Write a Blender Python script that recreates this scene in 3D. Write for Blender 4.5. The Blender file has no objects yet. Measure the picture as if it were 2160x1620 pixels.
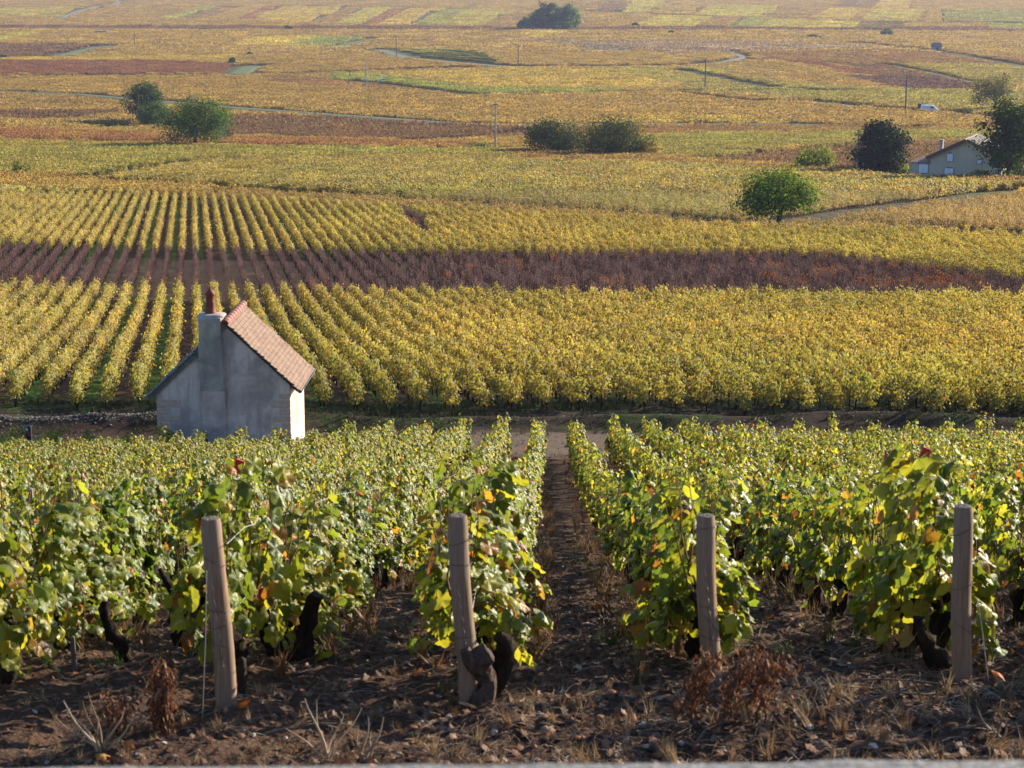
import bpy, math, random
import numpy as np
R = math.radians
rng = np.random.default_rng(7)
random.seed(7)
scene = bpy.context.scene
COL = scene.collection
CAMZ = 50.0
F = 4500.0                      # focal length in photo pixels (2160 wide)
P = math.atan(910.0 / F)
SP, CP = math.sin(P), math.cos(P)

# ------------------------------------------------------------------ terrain
def _h(ix, iy, s):
    n = (ix.astype(np.int64) * 374761393 + iy.astype(np.int64) * 668265263 + s * 974711) & 0x7fffffff
    n = ((n ^ (n >> 13)) * 1274126177) & 0x7fffffff
    return ((n ^ (n >> 16)) & 0xffff) / 65535.0
def vnoise(x, y, s=0):
    x = np.asarray(x, float); y = np.asarray(y, float)
    ix = np.floor(x); iy = np.floor(y); fx = x - ix; fy = y - iy
    fx = fx * fx * (3 - 2 * fx); fy = fy * fy * (3 - 2 * fy)
    a = _h(ix, iy, s); b = _h(ix + 1, iy, s); c = _h(ix, iy + 1, s); d = _h(ix + 1, iy + 1, s)
    return (a + (b - a) * fx) * (1 - fy) + (c + (d - c) * fx) * fy - 0.5
def fbm(x, y, s=0, o=4):
    t = 0; a = 1.0; f = 1.0
    for i in range(o):
        t = t + a * vnoise(x * f, y * f, s + i * 17); a *= .5; f *= 2.03
    return t
_py = np.array([-60, -8, 2.0, 6.0, 8.2, 12, 20, 27, 33, 40, 50, 57.5, 60, 65, 68.5, 80, 100, 125, 175, 225, 300, 376, 470, 600, 780, 1000, 1400, 2400, 5200.])
_pd = np.array([2.3, 2.3, 2.62, 2.80, 2.98, 3.90, 5.85, 7.5, 8.84, 10.3, 12.24, 13.75, 14.05, 14.3, 14.6, 15.9, 18.0, 20.2, 23.2, 26.0, 30.6, 34.6, 38.6, 42.4, 45.4, 46.8, 47.5, 48.0, 48.0])
def _pchip(xk, yk):
    h = np.diff(xk); d = np.diff(yk) / h
    m = np.zeros_like(yk)
    for i in range(1, len(yk) - 1):
        if d[i-1] * d[i] > 0:
            w1 = 2*h[i] + h[i-1]; w2 = h[i] + 2*h[i-1]
            m[i] = (w1 + w2) / (w1 / d[i-1] + w2 / d[i])
    m[0] = d[0]; m[-1] = d[-1]
    return m
_pm = _pchip(_py, _pd)
def drop(Y):
    Y = np.clip(np.asarray(Y, float), _py[0], _py[-1])
    i = np.clip(np.searchsorted(_py, Y) - 1, 0, len(_py) - 2)
    h = _py[i+1] - _py[i]; t = (Y - _py[i]) / h
    return ((2*t**3 - 3*t**2 + 1) * _pd[i] + (t**3 - 2*t**2 + t) * h * _pm[i] + (-2*t**3 + 3*t**2) * _pd[i+1] + (t**3 - t**2) * h * _pm[i+1])
def sstep(a, b, x):
    t = np.clip((x - a) / (b - a), 0, 1); return t * t * (3 - 2 * t)
def H(x, y):
    x = np.asarray(x, float); y = np.asarray(y, float)
    z = CAMZ - drop(y)
    z = z + sstep(330, 700, y) * 1.3 * (vnoise(x / 160., y / 240., 5) + .4 * np.sin(x / 95. + 1))
    near = 1 - sstep(14, 30, y)
    z = z + near * (0.075 * fbm(x * 2.3, y * 2.3, 2, 4) + 0.03 * fbm(x * 11, y * 11, 9, 3))
    rd = sstep(56.5, 58.5, y) * (1 - sstep(67.5, 69.5, y))
    z = z + rd * (0.24 * fbm(x * .35, y * .8, 31, 4) * (1 - .7 * sstep(58.8, 60, y) * (1 - sstep(62.5, 63.5, y))))
    z = z + .24 * np.exp(-((y - 64.4) / .6) ** 2) * (1 + .8 * vnoise(x * .3, y * .2, 77)) 
    # gravel bank on the left of the hut
    z = z + .38 * np.exp(-((y - 63.6 - .04 * (x + 14)) / .55) ** 2) * (1 - sstep(-10.5, -9.4, x)) * (1 + .3 * vnoise(x, y, 3))
    return z
def H1(x, y): return float(H(np.array([x]), np.array([y]))[0])
_T = np.geomspace(4, 4200, 2600)
def ray(px, py):
    x = (px - 1080) / F; u = (810 - py) / F
    return np.array([x, CP + u * SP, -SP + u * CP])
def at(px, py):
    d = ray(px, py)
    Z = CAMZ + d[2] * _T; G = H(d[0] * _T, d[1] * _T)
    k = int(np.argmax(Z < G))
    if k == 0: k = len(_T) - 1
    a = (Z - G)[k-1]; b = (Z - G)[k]
    t = _T[k-1] + (_T[k] - _T[k-1]) * (a / (a - b) if a != b else 0)
    return d[0] * t, d[1] * t, H1(d[0] * t, d[1] * t)
def proj(x, y, z):
    dz = np.asarray(z, float) - CAMZ
    dep = y * CP - dz * SP; up = y * SP + dz * CP
    return 1080 + F * x / dep, 810 - F * up / dep, F / dep
def pxm(x, y, z): return float(proj(x, y, z)[2])

# ------------------------------------------------------------------ mesh helpers
class MB:
    def __init__(s): s.v = []; s.f = []; s.n = 0
    def add(s, verts, faces, mat=0, v=None, b=None, uv=None, smooth=False):
        verts = np.asarray(verts, np.float32).reshape(-1, 3)
        faces = np.asarray(faces, np.int32)
        nf = len(faces)
        v = np.full(nf, .3) if v is None else np.broadcast_to(v, (nf,))
        b = np.full(nf, .5) if b is None else np.broadcast_to(b, (nf,))
        uv = np.zeros((len(verts), 2)) if uv is None else uv
        s.v.append((verts, np.asarray(uv, np.float32)))
        s.f.append((faces + s.n, mat, np.asarray(v, np.float32), np.asarray(b, np.float32), smooth))
        s.n += len(verts)
        return s
    def box(s, a, b, mat=0, M=None):
        x0, y0, z0 = a; x1, y1, z1 = b
        V = np.array([[x0,y0,z0],[x1,y0,z0],[x1,y1,z0],[x0,y1,z0],[x0,y0,z1],[x1,y0,z1],[x1,y1,z1],[x0,y1,z1]], float)
        if M is not None: V = V @ np.array(M).T
        return s.add(V, [[0,3,2,1],[4,5,6,7],[0,1,5,4],[1,2,6,5],[2,3,7,6],[3,0,4,7]], mat)
    def tube(s, pts, rad, sides=8, mat=0, cap=True, v=None, b=None):
        pts = np.asarray(pts, float); n = len(pts); rad = np.broadcast_to(np.asarray(rad, float), (n,) if np.ndim(rad) < 2 else None) if np.ndim(rad) < 1 else np.asarray(rad, float)
        t = np.gradient(pts, axis=0); t /= np.linalg.norm(t, axis=1)[:, None] + 1e-9
        ref = np.array([0.13, 1, 0.07]) if abs(t[:, 2]).mean() > .6 else np.array([0.05, 0.11, 1])
        a = np.cross(t, ref); a /= np.linalg.norm(a, axis=1)[:, None] + 1e-9
        c = np.cross(t, a)
        th = np.arange(sides) / sides * 2 * np.pi
        ring = pts[:, None, :] + rad.reshape(n, -1)[:, :, None] * (np.cos(th)[None, :, None] * a[:, None, :] + np.sin(th)[None, :, None] * c[:, None, :])
        V = ring.reshape(-1, 3)
        i = np.arange(n - 1)[:, None] * sides; j = np.arange(sides)[None, :]; k = (j + 1) % sides
        Fq = np.stack([i + j, i + k, i + sides + k, i + sides + j], -1).reshape(-1, 4)
        L = np.concatenate([[0], np.cumsum(np.linalg.norm(np.diff(pts, axis=0), axis=1))])
        uv = np.stack([np.tile(th / 6.2832, n), np.repeat(L, sides)], -1)
        s.add(V, Fq, mat, v, b, uv, True)
        if cap and sides > 2:
            for base, rev in ((0, True), ((n - 1) * sides, False)):
                c0 = V[base:base + sides].mean(0)
                Vc = np.vstack([V[base:base + sides], c0])
                Fc = [[q, (q + 1) % sides, sides] if not rev else [(q + 1) % sides, q, sides] for q in range(sides)]
                s.add(Vc, Fc, mat, v, b, None)
        return s
    def prism(s, poly, y0, y1, mat=0):
        """poly in xz, extruded along y"""
        n = len(poly)
        V = [[p[0], y0, p[1]] for p in poly] + [[p[0], y1, p[1]] for p in poly]
        s.add(V, [list(range(n))], mat)
        s.add(V, [list(range(2 * n - 1, n - 1, -1))], mat)
        s.add(V, [[i, i + n, (i + 1) % n + n, (i + 1) % n] for i in range(n)], mat)
        return s
    def lathe(s, prof, c=(0, 0, 0), sides=20, mat=0):
        th = np.arange(sides) / sides * 2 * np.pi; n = len(prof)
        V = np.array([[c[0] + r * math.cos(t), c[1] + r * math.sin(t), c[2] + z] for r, z in prof for t in th])
        i = np.arange(n - 1)[:, None] * sides; j = np.arange(sides)[None, :]; k = (j + 1) % sides
        Fq = np.stack([i + j, i + k, i + sides + k, i + sides + j], -1).reshape(-1, 4)
        s.add(V, Fq, mat, smooth=True)
        return s
    def mesh(s, name, mats):
        V = np.concatenate([a for a, _ in s.v]); UV = np.concatenate([b for _, b in s.v])
        idx = np.concatenate([f.reshape(-1) for f, *_ in s.f])
        sz = np.concatenate([np.full(len(f), f.shape[1]) for f, *_ in s.f]).astype(np.int32)
        me = bpy.data.meshes.new(name)
        me.vertices.add(len(V)); me.vertices.foreach_set('co', V.reshape(-1))
        me.loops.add(len(idx)); me.loops.foreach_set('vertex_index', idx.astype(np.int32))
        me.polygons.add(len(sz))
        me.polygons.foreach_set('loop_start', np.concatenate([[0], np.cumsum(sz)[:-1]]).astype(np.int32))
        me.polygons.foreach_set('loop_total', sz)
        me.polygons.foreach_set('material_index', np.concatenate([np.full(len(f), m) for f, m, *_ in s.f]).astype(np.int32))
        me.polygons.foreach_set('use_smooth', np.concatenate([np.full(len(f), sm) for f, m, v, b, sm in s.f]))
        me.attributes.new('lv', 'FLOAT', 'FACE').data.foreach_set('value', np.concatenate([v for f, m, v, b, sm in s.f]))
        me.attributes.new('lb', 'FLOAT', 'FACE').data.foreach_set('value', np.concatenate([b for f, m, v, b, sm in s.f]))
        ul = me.uv_layers.new(name='UVMap')
        ul.data.foreach_set('uv', UV[idx].reshape(-1))
        for m in mats: me.materials.append(m)
        me.update(); me.validate()
        return me
    def build(s, name, mats, parent=None, link=True, loc=None):
        if not isinstance(mats, (list, tuple)): mats = [mats]
        o = bpy.data.objects.new(name, s.mesh(name, mats))
        if link: COL.objects.link(o)
        if parent is not None: o.parent = parent
        if loc is not None: o.location = loc
        return o
def tag(o, label=None, cat=None, group=None, kind=None):
    if label: o['label'] = label
    if cat: o['category'] = cat
    if group: o['group'] = group
    if kind: o['kind'] = kind
    return o
def empty(name, loc, rz=0, label=None, cat=None, group=None):
    o = bpy.data.objects.new(name, None); COL.objects.link(o)
    o.location = loc; o.rotation_euler = (0, 0, rz); o.empty_display_size = .2
    return tag(o, label, cat, group)

# ------------------------------------------------------------------ materials
def mat(name):
    m = bpy.data.materials.new(name); m.use_nodes = True
    nt = m.node_tree; nt.nodes.clear()
    out = nt.nodes.new('ShaderNodeOutputMaterial')
    return m, nt, out
class G:
    def __init__(s, nt): s.nt = nt
    def n(s, t, **k):
        nd = s.nt.nodes.new('ShaderNode' + t)
        for a, b in k.items(): setattr(nd, a, b)
        return nd
    def l(s, a, b): s.nt.links.new(a, b)
    def set(s, sock, v):
        if isinstance(v, bpy.types.NodeSocket): s.l(v, sock)
        elif isinstance(v, (tuple, list)) and len(v) == 3 and sock.type == 'RGBA': sock.default_value = (*v, 1)
        else: sock.default_value = v
    def math(s, op, a, b=None, c=None, clamp=False):
        nd = s.n('Math', operation=op, use_clamp=clamp); s.set(nd.inputs[0], a)
        if b is not None: s.set(nd.inputs[1], b)
        if c is not None: s.set(nd.inputs[2], c)
        return nd.outputs[0]
    def mix(s, f, a, b, mode='MIX'):
        nd = s.n('Mix', data_type='RGBA', blend_type=mode)
        s.set(nd.inputs[0], f); s.set(nd.inputs[6], a); s.set(nd.inputs[7], b)
        return nd.outputs[2]
    def noise(s, vec, scale, detail=4, rough=.55, dist=0):
        nd = s.n('TexNoise'); s.set(nd.inputs['Scale'], scale); nd.inputs['Detail'].default_value = detail
        nd.inputs['Roughness'].default_value = rough; nd.inputs['Distortion'].default_value = dist
        if vec is not None: s.l(vec, nd.inputs['Vector'])
        return nd.outputs['Fac']
    def ramp(s, f, stops, interp='LINEAR'):
        nd = s.n('ValToRGB'); nd.color_ramp.interpolation = interp; s.l(f, nd.inputs[0])
        e = nd.color_ramp.elements
        while len(e) < len(stops): e.new(.5)
        for i, (p, c) in enumerate(stops):
            e[i].position = p; e[i].color = (*c, 1) if len(c) == 3 else c
        return nd.outputs[0]
    def pos(s): return s.n('NewGeometry').outputs['Position']
    def obj(s): return s.n('TexCoord').outputs['Object']
    def mapr(s, f, a, b, c=0., d=1.):
        nd = s.n('MapRange'); s.set(nd.inputs[0], f)
        for i, v in enumerate((a, b, c, d)): nd.inputs[i + 1].default_value = v
        return nd.outputs[0]
    def bump(s, h, st, dist):
        nd = s.n('Bump'); s.l(h, nd.inputs['Height']); nd.inputs['Strength'].default_value = st; nd.inputs['Distance'].default_value = dist
        return nd.outputs[0]
    def attr(s, name, typ='GEOMETRY'):
        nd = s.n('Attribute', attribute_name=name, attribute_type=typ); return nd
    def bsdf(s, out, col, rough=.8, spec=.3, normal=None, metal=0):
        b = s.n('BsdfPrincipled'); s.set(b.inputs['Base Color'], col); s.set(b.inputs['Roughness'], rough)
        b.inputs['Specular IOR Level'].default_value = spec; b.inputs['Metallic'].default_value = metal
        if normal is not None: s.l(normal, b.inputs['Normal'])
        if out is not None: s.l(b.outputs[0], out.inputs[0])
        return b
def simple(name, c1, c2, scale=8, rough=.8, spec=.3, bump=0, metal=0, stretch=None):
    m, nt, out = mat(name); g = G(nt)
    vec = g.obj()
    if stretch:
        mp = g.n('Mapping'); g.l(vec, mp.inputs[0]); mp.inputs['Scale'].default_value = stretch; vec = mp.outputs[0]
    f = g.noise(vec, scale, 5, .6)
    f = g.mapr(f, .3, .7)
    nrm = g.bump(f, bump, .02) if bump else None
    g.bsdf(out, g.mix(f, c1, c2), rough, spec, nrm, metal)
    return m

def leaf_material(name, trans=.42, rough=.42, spec=.4, veins=True, accent=True, tboost=(1.25, 1.2, .6)):
    m, nt, out = mat(name); g = G(nt)
    v = g.attr('lv').outputs['Fac']; b = g.attr('lb').outputs['Fac']
    c1 = g.attr('c1', 'INSTANCER').outputs['Color']; c2 = g.attr('c2', 'INSTANCER').outputs['Color']
    col = g.mix(g.mapr(v, .40, .80), c1, c2)
    if accent:
        acc = g.ramp(v, [(0.90, (.46, .36, .05)), (.95, (.38, .17, .03)), (.975, (.24, .07, .02)), (1.0, (.10, .045, .025))])
        col = g.mix(g.math('GREATER_THAN', v, .93), col, acc)
    br = g.mapr(b, 0, 1, .62, 1.38)
    mul = g.n('VectorMath', operation='SCALE'); g.l(col, mul.inputs[0]); g.l(br, mul.inputs['Scale'])
    col = mul.outputs[0]
    if veins:
        uv = g.n('UVMap').outputs[0]
        sx = g.n('SeparateXYZ'); g.l(uv, sx.inputs[0])
        r = g.math('SQRT', g.math('ADD', g.math('MULTIPLY', sx.outputs[0], sx.outputs[0]), g.math('MULTIPLY', sx.outputs[1], sx.outputs[1])))
        th = g.math('ARCTAN2', sx.outputs[0], sx.outputs[1])
        w = g.math('MULTIPLY', r, g.math('ABSOLUTE', g.math('SINE', g.math('MULTIPLY', th, 2.5))))
        vein = g.mapr(w, .012, .035, 1, 0)
        nz = g.noise(uv, 5, 4, .6)
        edge = g.math('MULTIPLY', g.mapr(r, .25, .5), g.mapr(nz, .42, .62))
        col = g.mix(g.math('MULTIPLY', edge, .35), col, (.35, .25, .03))
        col = g.mix(g.math('MULTIPLY', vein, .35), col, (.32, .36, .10))
        nrm = g.bump(g.math('ADD', g.math('MULTIPLY', vein, .5), nz), .35, .01)
    else: nrm = None
    p = g.bsdf(None, col, rough, spec, nrm)
    t = g.n('BsdfTranslucent')
    tc = g.n('VectorMath', operation='MULTIPLY'); g.l(col, tc.inputs[0]); tc.inputs[1].default_value = tboost
    g.l(tc.outputs[0], t.inputs[0])
    mx = g.n('MixShader'); mx.inputs[0].default_value = trans
    g.l(p.outputs[0], mx.inputs[1]); g.l(t.outputs[0], mx.inputs[2]); g.l(mx.outputs[0], out.inputs[0])
    return m
M_leaf = leaf_material('vine_leaf', .54, .40, .42)
M_leaf_far = leaf_material('vine_leaf_far', .42, .6, .25, veins=False)
M_tree = leaf_material('tree_leaf', .42, .75, .06, veins=False, accent=False, tboost=(1.1, 1.2, .6))
M_dead = leaf_material('dry_leaf', .25, .7, .2, veins=False, accent=False, tboost=(1, .9, .7))
M_bark = simple('vine_bark', (.012, .009, .007), (.05, .034, .024), 30, .95, .1, .8, stretch=(1, 1, .3))
M_cane = simple('vine_cane', (.10, .045, .025), (.17, .09, .05), 20, .7, .3)
M_trunk = simple('tree_bark', (.04, .032, .025), (.10, .08, .06), 6, .95, .1, .5, stretch=(1, 1, .25))
M_stake = simple('stake_wood', (.10, .08, .075), (.22, .19, .17), 20, .85, .2, .3, stretch=(1, 1, .2))
M_wire = simple('galvanised_wire', (.30, .30, .31), (.5, .5, .5), 40, .45, .5, metal=.8)

M_rust = simple('old_wire', (.05, .04, .035), (.12, .10, .09), 40, .6, .4, metal=.4)
def post_material():
    m, nt, out = mat('post_wood'); g = G(nt)
    o = g.obj()
    mp = g.n('Mapping'); g.l(o, mp.inputs[0]); mp.inputs['Scale'].default_value = (1, 1, .05)
    gr = g.noise(mp.outputs[0], 90, 5, .65, .6)
    mp2 = g.n('Mapping'); g.l(o, mp2.inputs[0]); mp2.inputs['Scale'].default_value = (1, 1, .35)
    bl = g.noise(mp2.outputs[0], 9, 4, .6)
    mp3 = g.n('Mapping'); g.l(o, mp3.inputs[0]); mp3.inputs['Scale'].default_value = (1, 1, .02)
    crk = g.noise(mp3.outputs[0], 32, 1, .4)
    c = g.mix(g.mapr(gr, .3, .7), (.16, .09, .052), (.38, .245, .15))
    c = g.mix(g.mapr(bl, .4, .7), c, (.24, .18, .14))
    ck = g.mapr(crk, .27, .30, 1, 0)
    c = g.mix(g.math('MULTIPLY', ck, .75), c, (.035, .025, .02))
    oi = g.n('ObjectInfo').outputs['Random']
    c = g.mix(g.math('MULTIPLY', oi, .3), c, (.16, .13, .12))
    hh = g.math('SUBTRACT', g.math('MULTIPLY', gr, .5), ck)
    g.bsdf(out, c, .85, .2, g.bump(hh, .7, .004))
    return m
M_post = post_material()
def endgrain():
    m, nt, out = mat('post_end_grain'); g = G(nt)
    o = g.obj(); sx = g.n('SeparateXYZ'); g.l(o, sx.inputs[0])
    r = g.math('SQRT', g.math('ADD', g.math('POWER', sx.outputs[0], 2), g.math('POWER', sx.outputs[1], 2)))
    w = g.math('SINE', g.math('MULTIPLY', g.math('ADD', r, g.math('MULTIPLY', g.noise(o, 20), .006)), 1500))
    c = g.mix(g.mapr(w, -1, 1), (.10, .085, .07), (.24, .20, .17))
    g.bsdf(out, g.mix(g.mapr(g.noise(o, 30), .4, .6), c, (.13, .12, .11)), .95, .1)
    return m
M_end = endgrain()

def plaster_material(name, c1, c2, stain, sc=1.0):
    m, nt, out = mat(name); g = G(nt); o = g.obj()
    big = g.noise(o, .9 * sc, 6, .62, .5); med = g.noise(o, 3.2 * sc, 6, .65); fine = g.noise(o, 40, 4, .6)
    mp = g.n('Mapping'); g.l(o, mp.inputs[0]); mp.inputs['Scale'].default_value = (2.6, 1, .45)
    streak = g.noise(mp.outputs[0], 1.2 * sc, 5, .6, .4)
    c = g.mix(g.mapr(med, .3, .7), c1, c2)
    c = g.mix(g.math('MULTIPLY', g.mapr(big, .44, .62), .85), c, stain)
    c = g.mix(g.math('MULTIPLY', g.mapr(streak, .50, .66), .70), c, stain)
    spots = g.mapr(g.noise(o, 13, 5, .7), .58, .68)
    c = g.mix(g.math('MULTIPLY', spots, .45), c, (stain[0] * .6, stain[1] * .6, stain[2] * .6))
    g.bsdf(out, c, .95, .1, g.bump(g.math('ADD', fine, g.math('MULTIPLY', med, 2)), .4, .015))
    return m
M_plaster = plaster_material('old_render', (.74, .62, .57), (.64, .54, .50), (.34, .285, .275))
M_chim = plaster_material('chimney_render', (.50, .445, .40), (.41, .37, .335), (.24, .215, .205))
M_quoin = simple('limestone_quoin', (.46, .35, .28), (.60, .47, .39), 7, .95, .1, .6)
M_mortar = simple('mortar', (.42, .38, .33), (.56, .52, .46), 15, .95, .1, .4)
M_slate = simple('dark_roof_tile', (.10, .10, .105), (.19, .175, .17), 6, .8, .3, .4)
M_terra = simple('terracotta', (.15, .030, .022), (.25, .055, .035), 10, .7, .3, .2)
M_zinc = simple('zinc_gutter', (.20, .235, .235), (.30, .33, .32), 6, .5, .5, metal=.3)
M_dark = simple('dark_timber', (.03, .02, .015), (.06, .04, .03), 10, .9, .1)
def tile_material():
    m, nt, out = mat('clay_tiles'); g = G(nt)
    uv = g.n('UVMap').outputs[0]
    b = g.n('TexBrick'); g.l(uv, b.inputs[0]); b.offset = .5
    for k, v in (('Scale', 1.), ('Mortar Size', .012), ('Brick Width', .13), ('Row Height', .125), ('Bias', 0.), ('Mortar Smooth', .2)): b.inputs[k].default_value = v
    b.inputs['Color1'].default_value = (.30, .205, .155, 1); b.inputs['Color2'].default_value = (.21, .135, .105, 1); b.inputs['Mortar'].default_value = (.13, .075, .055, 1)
    n1 = g.noise(uv, 2.2, 5, .6)
    c = g.mix(g.math('MULTIPLY', g.mapr(n1, .4, .7), .5), b.outputs[0], (.33, .25, .19))
    n2 = g.noise(uv, 30, 3, .6)
    c = g.mix(g.mapr(n2, .55, .75, 0, .5), c, (.12, .09, .07))
    g.bsdf(out, c, .9, .15, g.bump(g.math('ADD', g.math('MULTIPLY', b.outputs[1], -1), n2), .5, .012))
    return m
M_tile = tile_material()

PLOTDIR = R(-8.5)                       # direction of the rows on the big slope
ud = (math.cos(PLOTDIR), -math.sin(PLOTDIR))     # across-row unit vector
def ground_material():
    m, nt, out = mat('ground_soil'); g = G(nt)
    p = g.pos(); sx = g.n('SeparateXYZ'); g.l(p, sx.inputs[0]); X, Y = sx.outputs[0], sx.outputs[1]
    n0 = g.noise(p, .35, 6, .6); n1 = g.noise(p, 2.5, 6, .65); n2 = g.noise(p, 18, 6, .7); n3 = g.noise(p, 90, 4, .7)
    soil = g.mix(g.mapr(n1, .3, .7), (.080, .044, .029), (.155, .092, .062))
    soil = g.mix(g.mapr(n2, .35, .65, 0, .75), soil, (.055, .034, .026))
    soil = g.mix(g.mapr(n3, .62, .72, 0, .6), soil, (.36, .27, .20))
    # crumbs: voronoi clods
    vo = g.n('TexVoronoi'); g.l(p, vo.inputs[0]); vo.inputs['Scale'].default_value = 34
    soil = g.mix(g.mapr(vo.outputs['Distance'], .5, .9, 0, .5), soil, (.03, .02, .015))
    # grass, coverage carried by the mesh
    ga = g.attr('grass').outputs['Fac']
    grass = g.mix(g.mapr(n2, .35, .65), (.045, .10, .016), (.12, .18, .035))
    # sown strips: every second aisle of the big slope is green
    across = g.math('ADD', g.math('MULTIPLY', X, ud[0]), g.math('MULTIPLY', Y, ud[1]))
    ph = g.math('FRACT', g.math('MULTIPLY', g.math('ADD', across, 1000.27), .5))
    w = g.math('ADD', ph, g.math('MULTIPLY', g.math('SUBTRACT', n2, .5), .25))
    st = g.math('MULTIPLY', g.math('GREATER_THAN', w, .06), g.math('LESS_THAN', w, .40))
    sa = g.attr('strips').outputs['Fac']
    st = g.math('MULTIPLY', st, g.math('MULTIPLY', sa, g.mapr(n0, .32, .44)))
    gm = g.math('MAXIMUM', st, g.mapr(g.math('ADD', ga, g.math('MULTIPLY', g.math('SUBTRACT', n1, .5), 1.2)), .42, .58), clamp=True)
    col = g.mix(gm, soil, grass)
    # pale earth of the track
    ta = g.attr('track').outputs['Fac']
    pale = g.mix(g.mapr(n2, .4, .65), (.11, .078, .056), (.185, .135, .10))
    col = g.mix(g.mapr(g.math('ADD', ta, g.math('MULTIPLY', g.math('SUBTRACT', n1, .5), .9)), .35, .75), col, pale)
    col = g.mix(g.math('MULTIPLY', g.attr('painted_shade').outputs['Fac'], .62), col, (.012, .010, .009))  # shade on verge and hut yard, darkened into the ground colour
    h = g.math('ADD', g.math('MULTIPLY', n2, 1.), g.math('ADD', g.math('MULTIPLY', n3, .35), g.math('MULTIPLY', vo.outputs['Distance'], -.4)))
    g.bsdf(out, col, .97, .08, g.bump(h, .9, .035))
    return m
M_ground = ground_material()
M_track = simple('pale_track', (.15, .13, .105), (.25, .22, .18), .8, .95, .1)
M_verge = simple('grass_verge', (.085, .115, .045), (.15, .17, .08), .9, .95, .1)
M_asph = simple('grey_road', (.16, .155, .15), (.24, .23, .22), 1.2, .9, .2)

# ------------------------------------------------------------------ ground sheet
def build_ground():
    core = np.linspace(-.27, .27, 470)
    side = .27 + np.geomspace(.004, 1.1, 60)
    U = np.concatenate([-side[::-1], core, side])
    Y = np.concatenate([[-55, -30, -15, -6, -1], np.arange(0.5, 6.2, .25), np.geomspace(6.3, 5000, 1150)])
    Y = np.sort(np.concatenate([Y, np.arange(57, 69, .12)]))
    YY, UU = np.meshgrid(Y, U, indexing='ij')
    XX = UU * (np.abs(YY) + 9)
    ZZ = H(XX, YY)
    V = np.stack([XX, YY, ZZ], -1).reshape(-1, 3).astype(np.float32)
    ny, nx = YY.shape
    i = np.arange(ny - 1)[:, None] * nx; j = np.arange(nx - 1)[None, :]
    Fq = np.stack([i + j, i + j + 1, i + nx + j + 1, i + nx + j], -1).reshape(-1, 4)
    mb = MB(); mb.add(V, Fq, 0, smooth=True)
    me = mb.mesh('ground', [M_ground])
    x = V[:, 0].astype(float); y = V[:, 1].astype(float)
    fb = fbm(x * .25, y * .25, 4, 4)
    grass = np.zeros(len(V))
    grass += .58 * sstep(62.6, 63.4, y) * (1 - sstep(68.5, 70, y)) * (.65 + .8 * fb)
    grass += .45 * sstep(67.6, 68.2, y) * (1 - sstep(72, 74, y))
    grass += .22 * sstep(9, 12, y) * (1 - sstep(50, 60, y))
    grass += .45 * sstep(225, 240, y)
    track = sstep(58.6, 59.6, y) * (1 - sstep(62.6, 63.6, y)) * sstep(-6.6, -6.0, x) * .9
    track += .12 * sstep(57, 59, y) * (1 - sstep(62.5, 64.5, y)) * (1 - sstep(-6.6, -6.0, x))
    painted_shade = sstep(62.4, 63.4, y) * (1 - sstep(70, 72, y))  # shadow of the golden vines along the verge, painted as darker ground
    painted_shade = np.maximum(painted_shade, .8 * sstep(57, 58, y) * (1 - sstep(70, 72, y)) * (1 - sstep(-6.6, -6.0, x)))  # hut's shadow side on the left, painted darker the same way
    track += 1.0 * np.exp(-((y - 63.6 - .04 * (x + 14)) / .35) ** 2) * (1 - sstep(-10.5, -9.4, x))
    px, py, s = proj(x, y, V[:, 2].astype(float))
    strips = sstep(66, 68, y) * (py > 405) * (1 - ((py < 632) & (py > 545)) * .85) * (py < 900)
    strips = strips * (1 - sstep(900, 1100, px) * .5)
    for nm, a in (('grass', grass), ('track', track), ('strips', strips), ('painted_shade', painted_shade)):
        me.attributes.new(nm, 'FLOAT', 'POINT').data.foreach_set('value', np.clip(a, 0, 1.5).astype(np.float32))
    o = bpy.data.objects.new('ground', me); COL.objects.link(o)
    tag(o, 'sloping brown vineyard soil falling to a wide plain', 'ground', kind='structure')
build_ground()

# ------------------------------------------------------------------ leaf templates
def hi_leaf(curl, n=22, seed=0):
    r_ = np.random.default_rng(seed)
    th = np.arange(n) / n * 2 * np.pi
    r = .5 * (.70 + .30 * np.abs(np.cos(2.5 * th)) ** .7) * (1 + r_.normal(0, .05, n))
    r *= 1 - .6 * np.exp(-((th - np.pi) / .28) ** 2)
    x = r * np.sin(th); y = r * np.cos(th)
    z = -curl * (x**2 + y**2) * 1.3 - .12 * np.abs(x) + r_.normal(0, .02, n) + .05 * np.cos(5 * th)
    inner = .5
    V = np.vstack([[[0, 0, 0]], np.stack([x * inner, y * inner, z * .35], -1), np.stack([x, y, z], -1)])
    k = np.arange(n); k2 = (k + 1) % n
    tri = np.stack([np.zeros(n, int), 1 + k, 1 + k2], -1)
    quad = np.stack([1 + k, 1 + n + k, 1 + n + k2, 1 + k2], -1)
    uv = V[:, :2].copy()
    V = V + np.array([0, .22, 0])
    return V, tri, quad, uv
HI = [hi_leaf(.25, seed=1), hi_leaf(.6, seed=2), hi_leaf(1.1, seed=3), hi_leaf(-.2, seed=4)]
def mid_leaf():
    V = np.array([[0, 0, .04], [.36, -.05, -.04], [.42, .38, -.08], [.15, .5, 0], [0, .78, -.12], [-.15, .5, 0], [-.42, .38, -.08], [-.36, -.05, -.04]])
    return V, np.array([[0, 1, 2], [0, 2, 3], [0, 3, 4], [0, 4, 5], [0, 5, 6], [0, 6, 7]])
MID = mid_leaf()
LO = (np.array([[-.45, 0, 0], [.45, .05, -.05], [.35, .8, .05], [-.4, .75, -.05]]), np.array([[0, 1, 2, 3]]))

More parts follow.
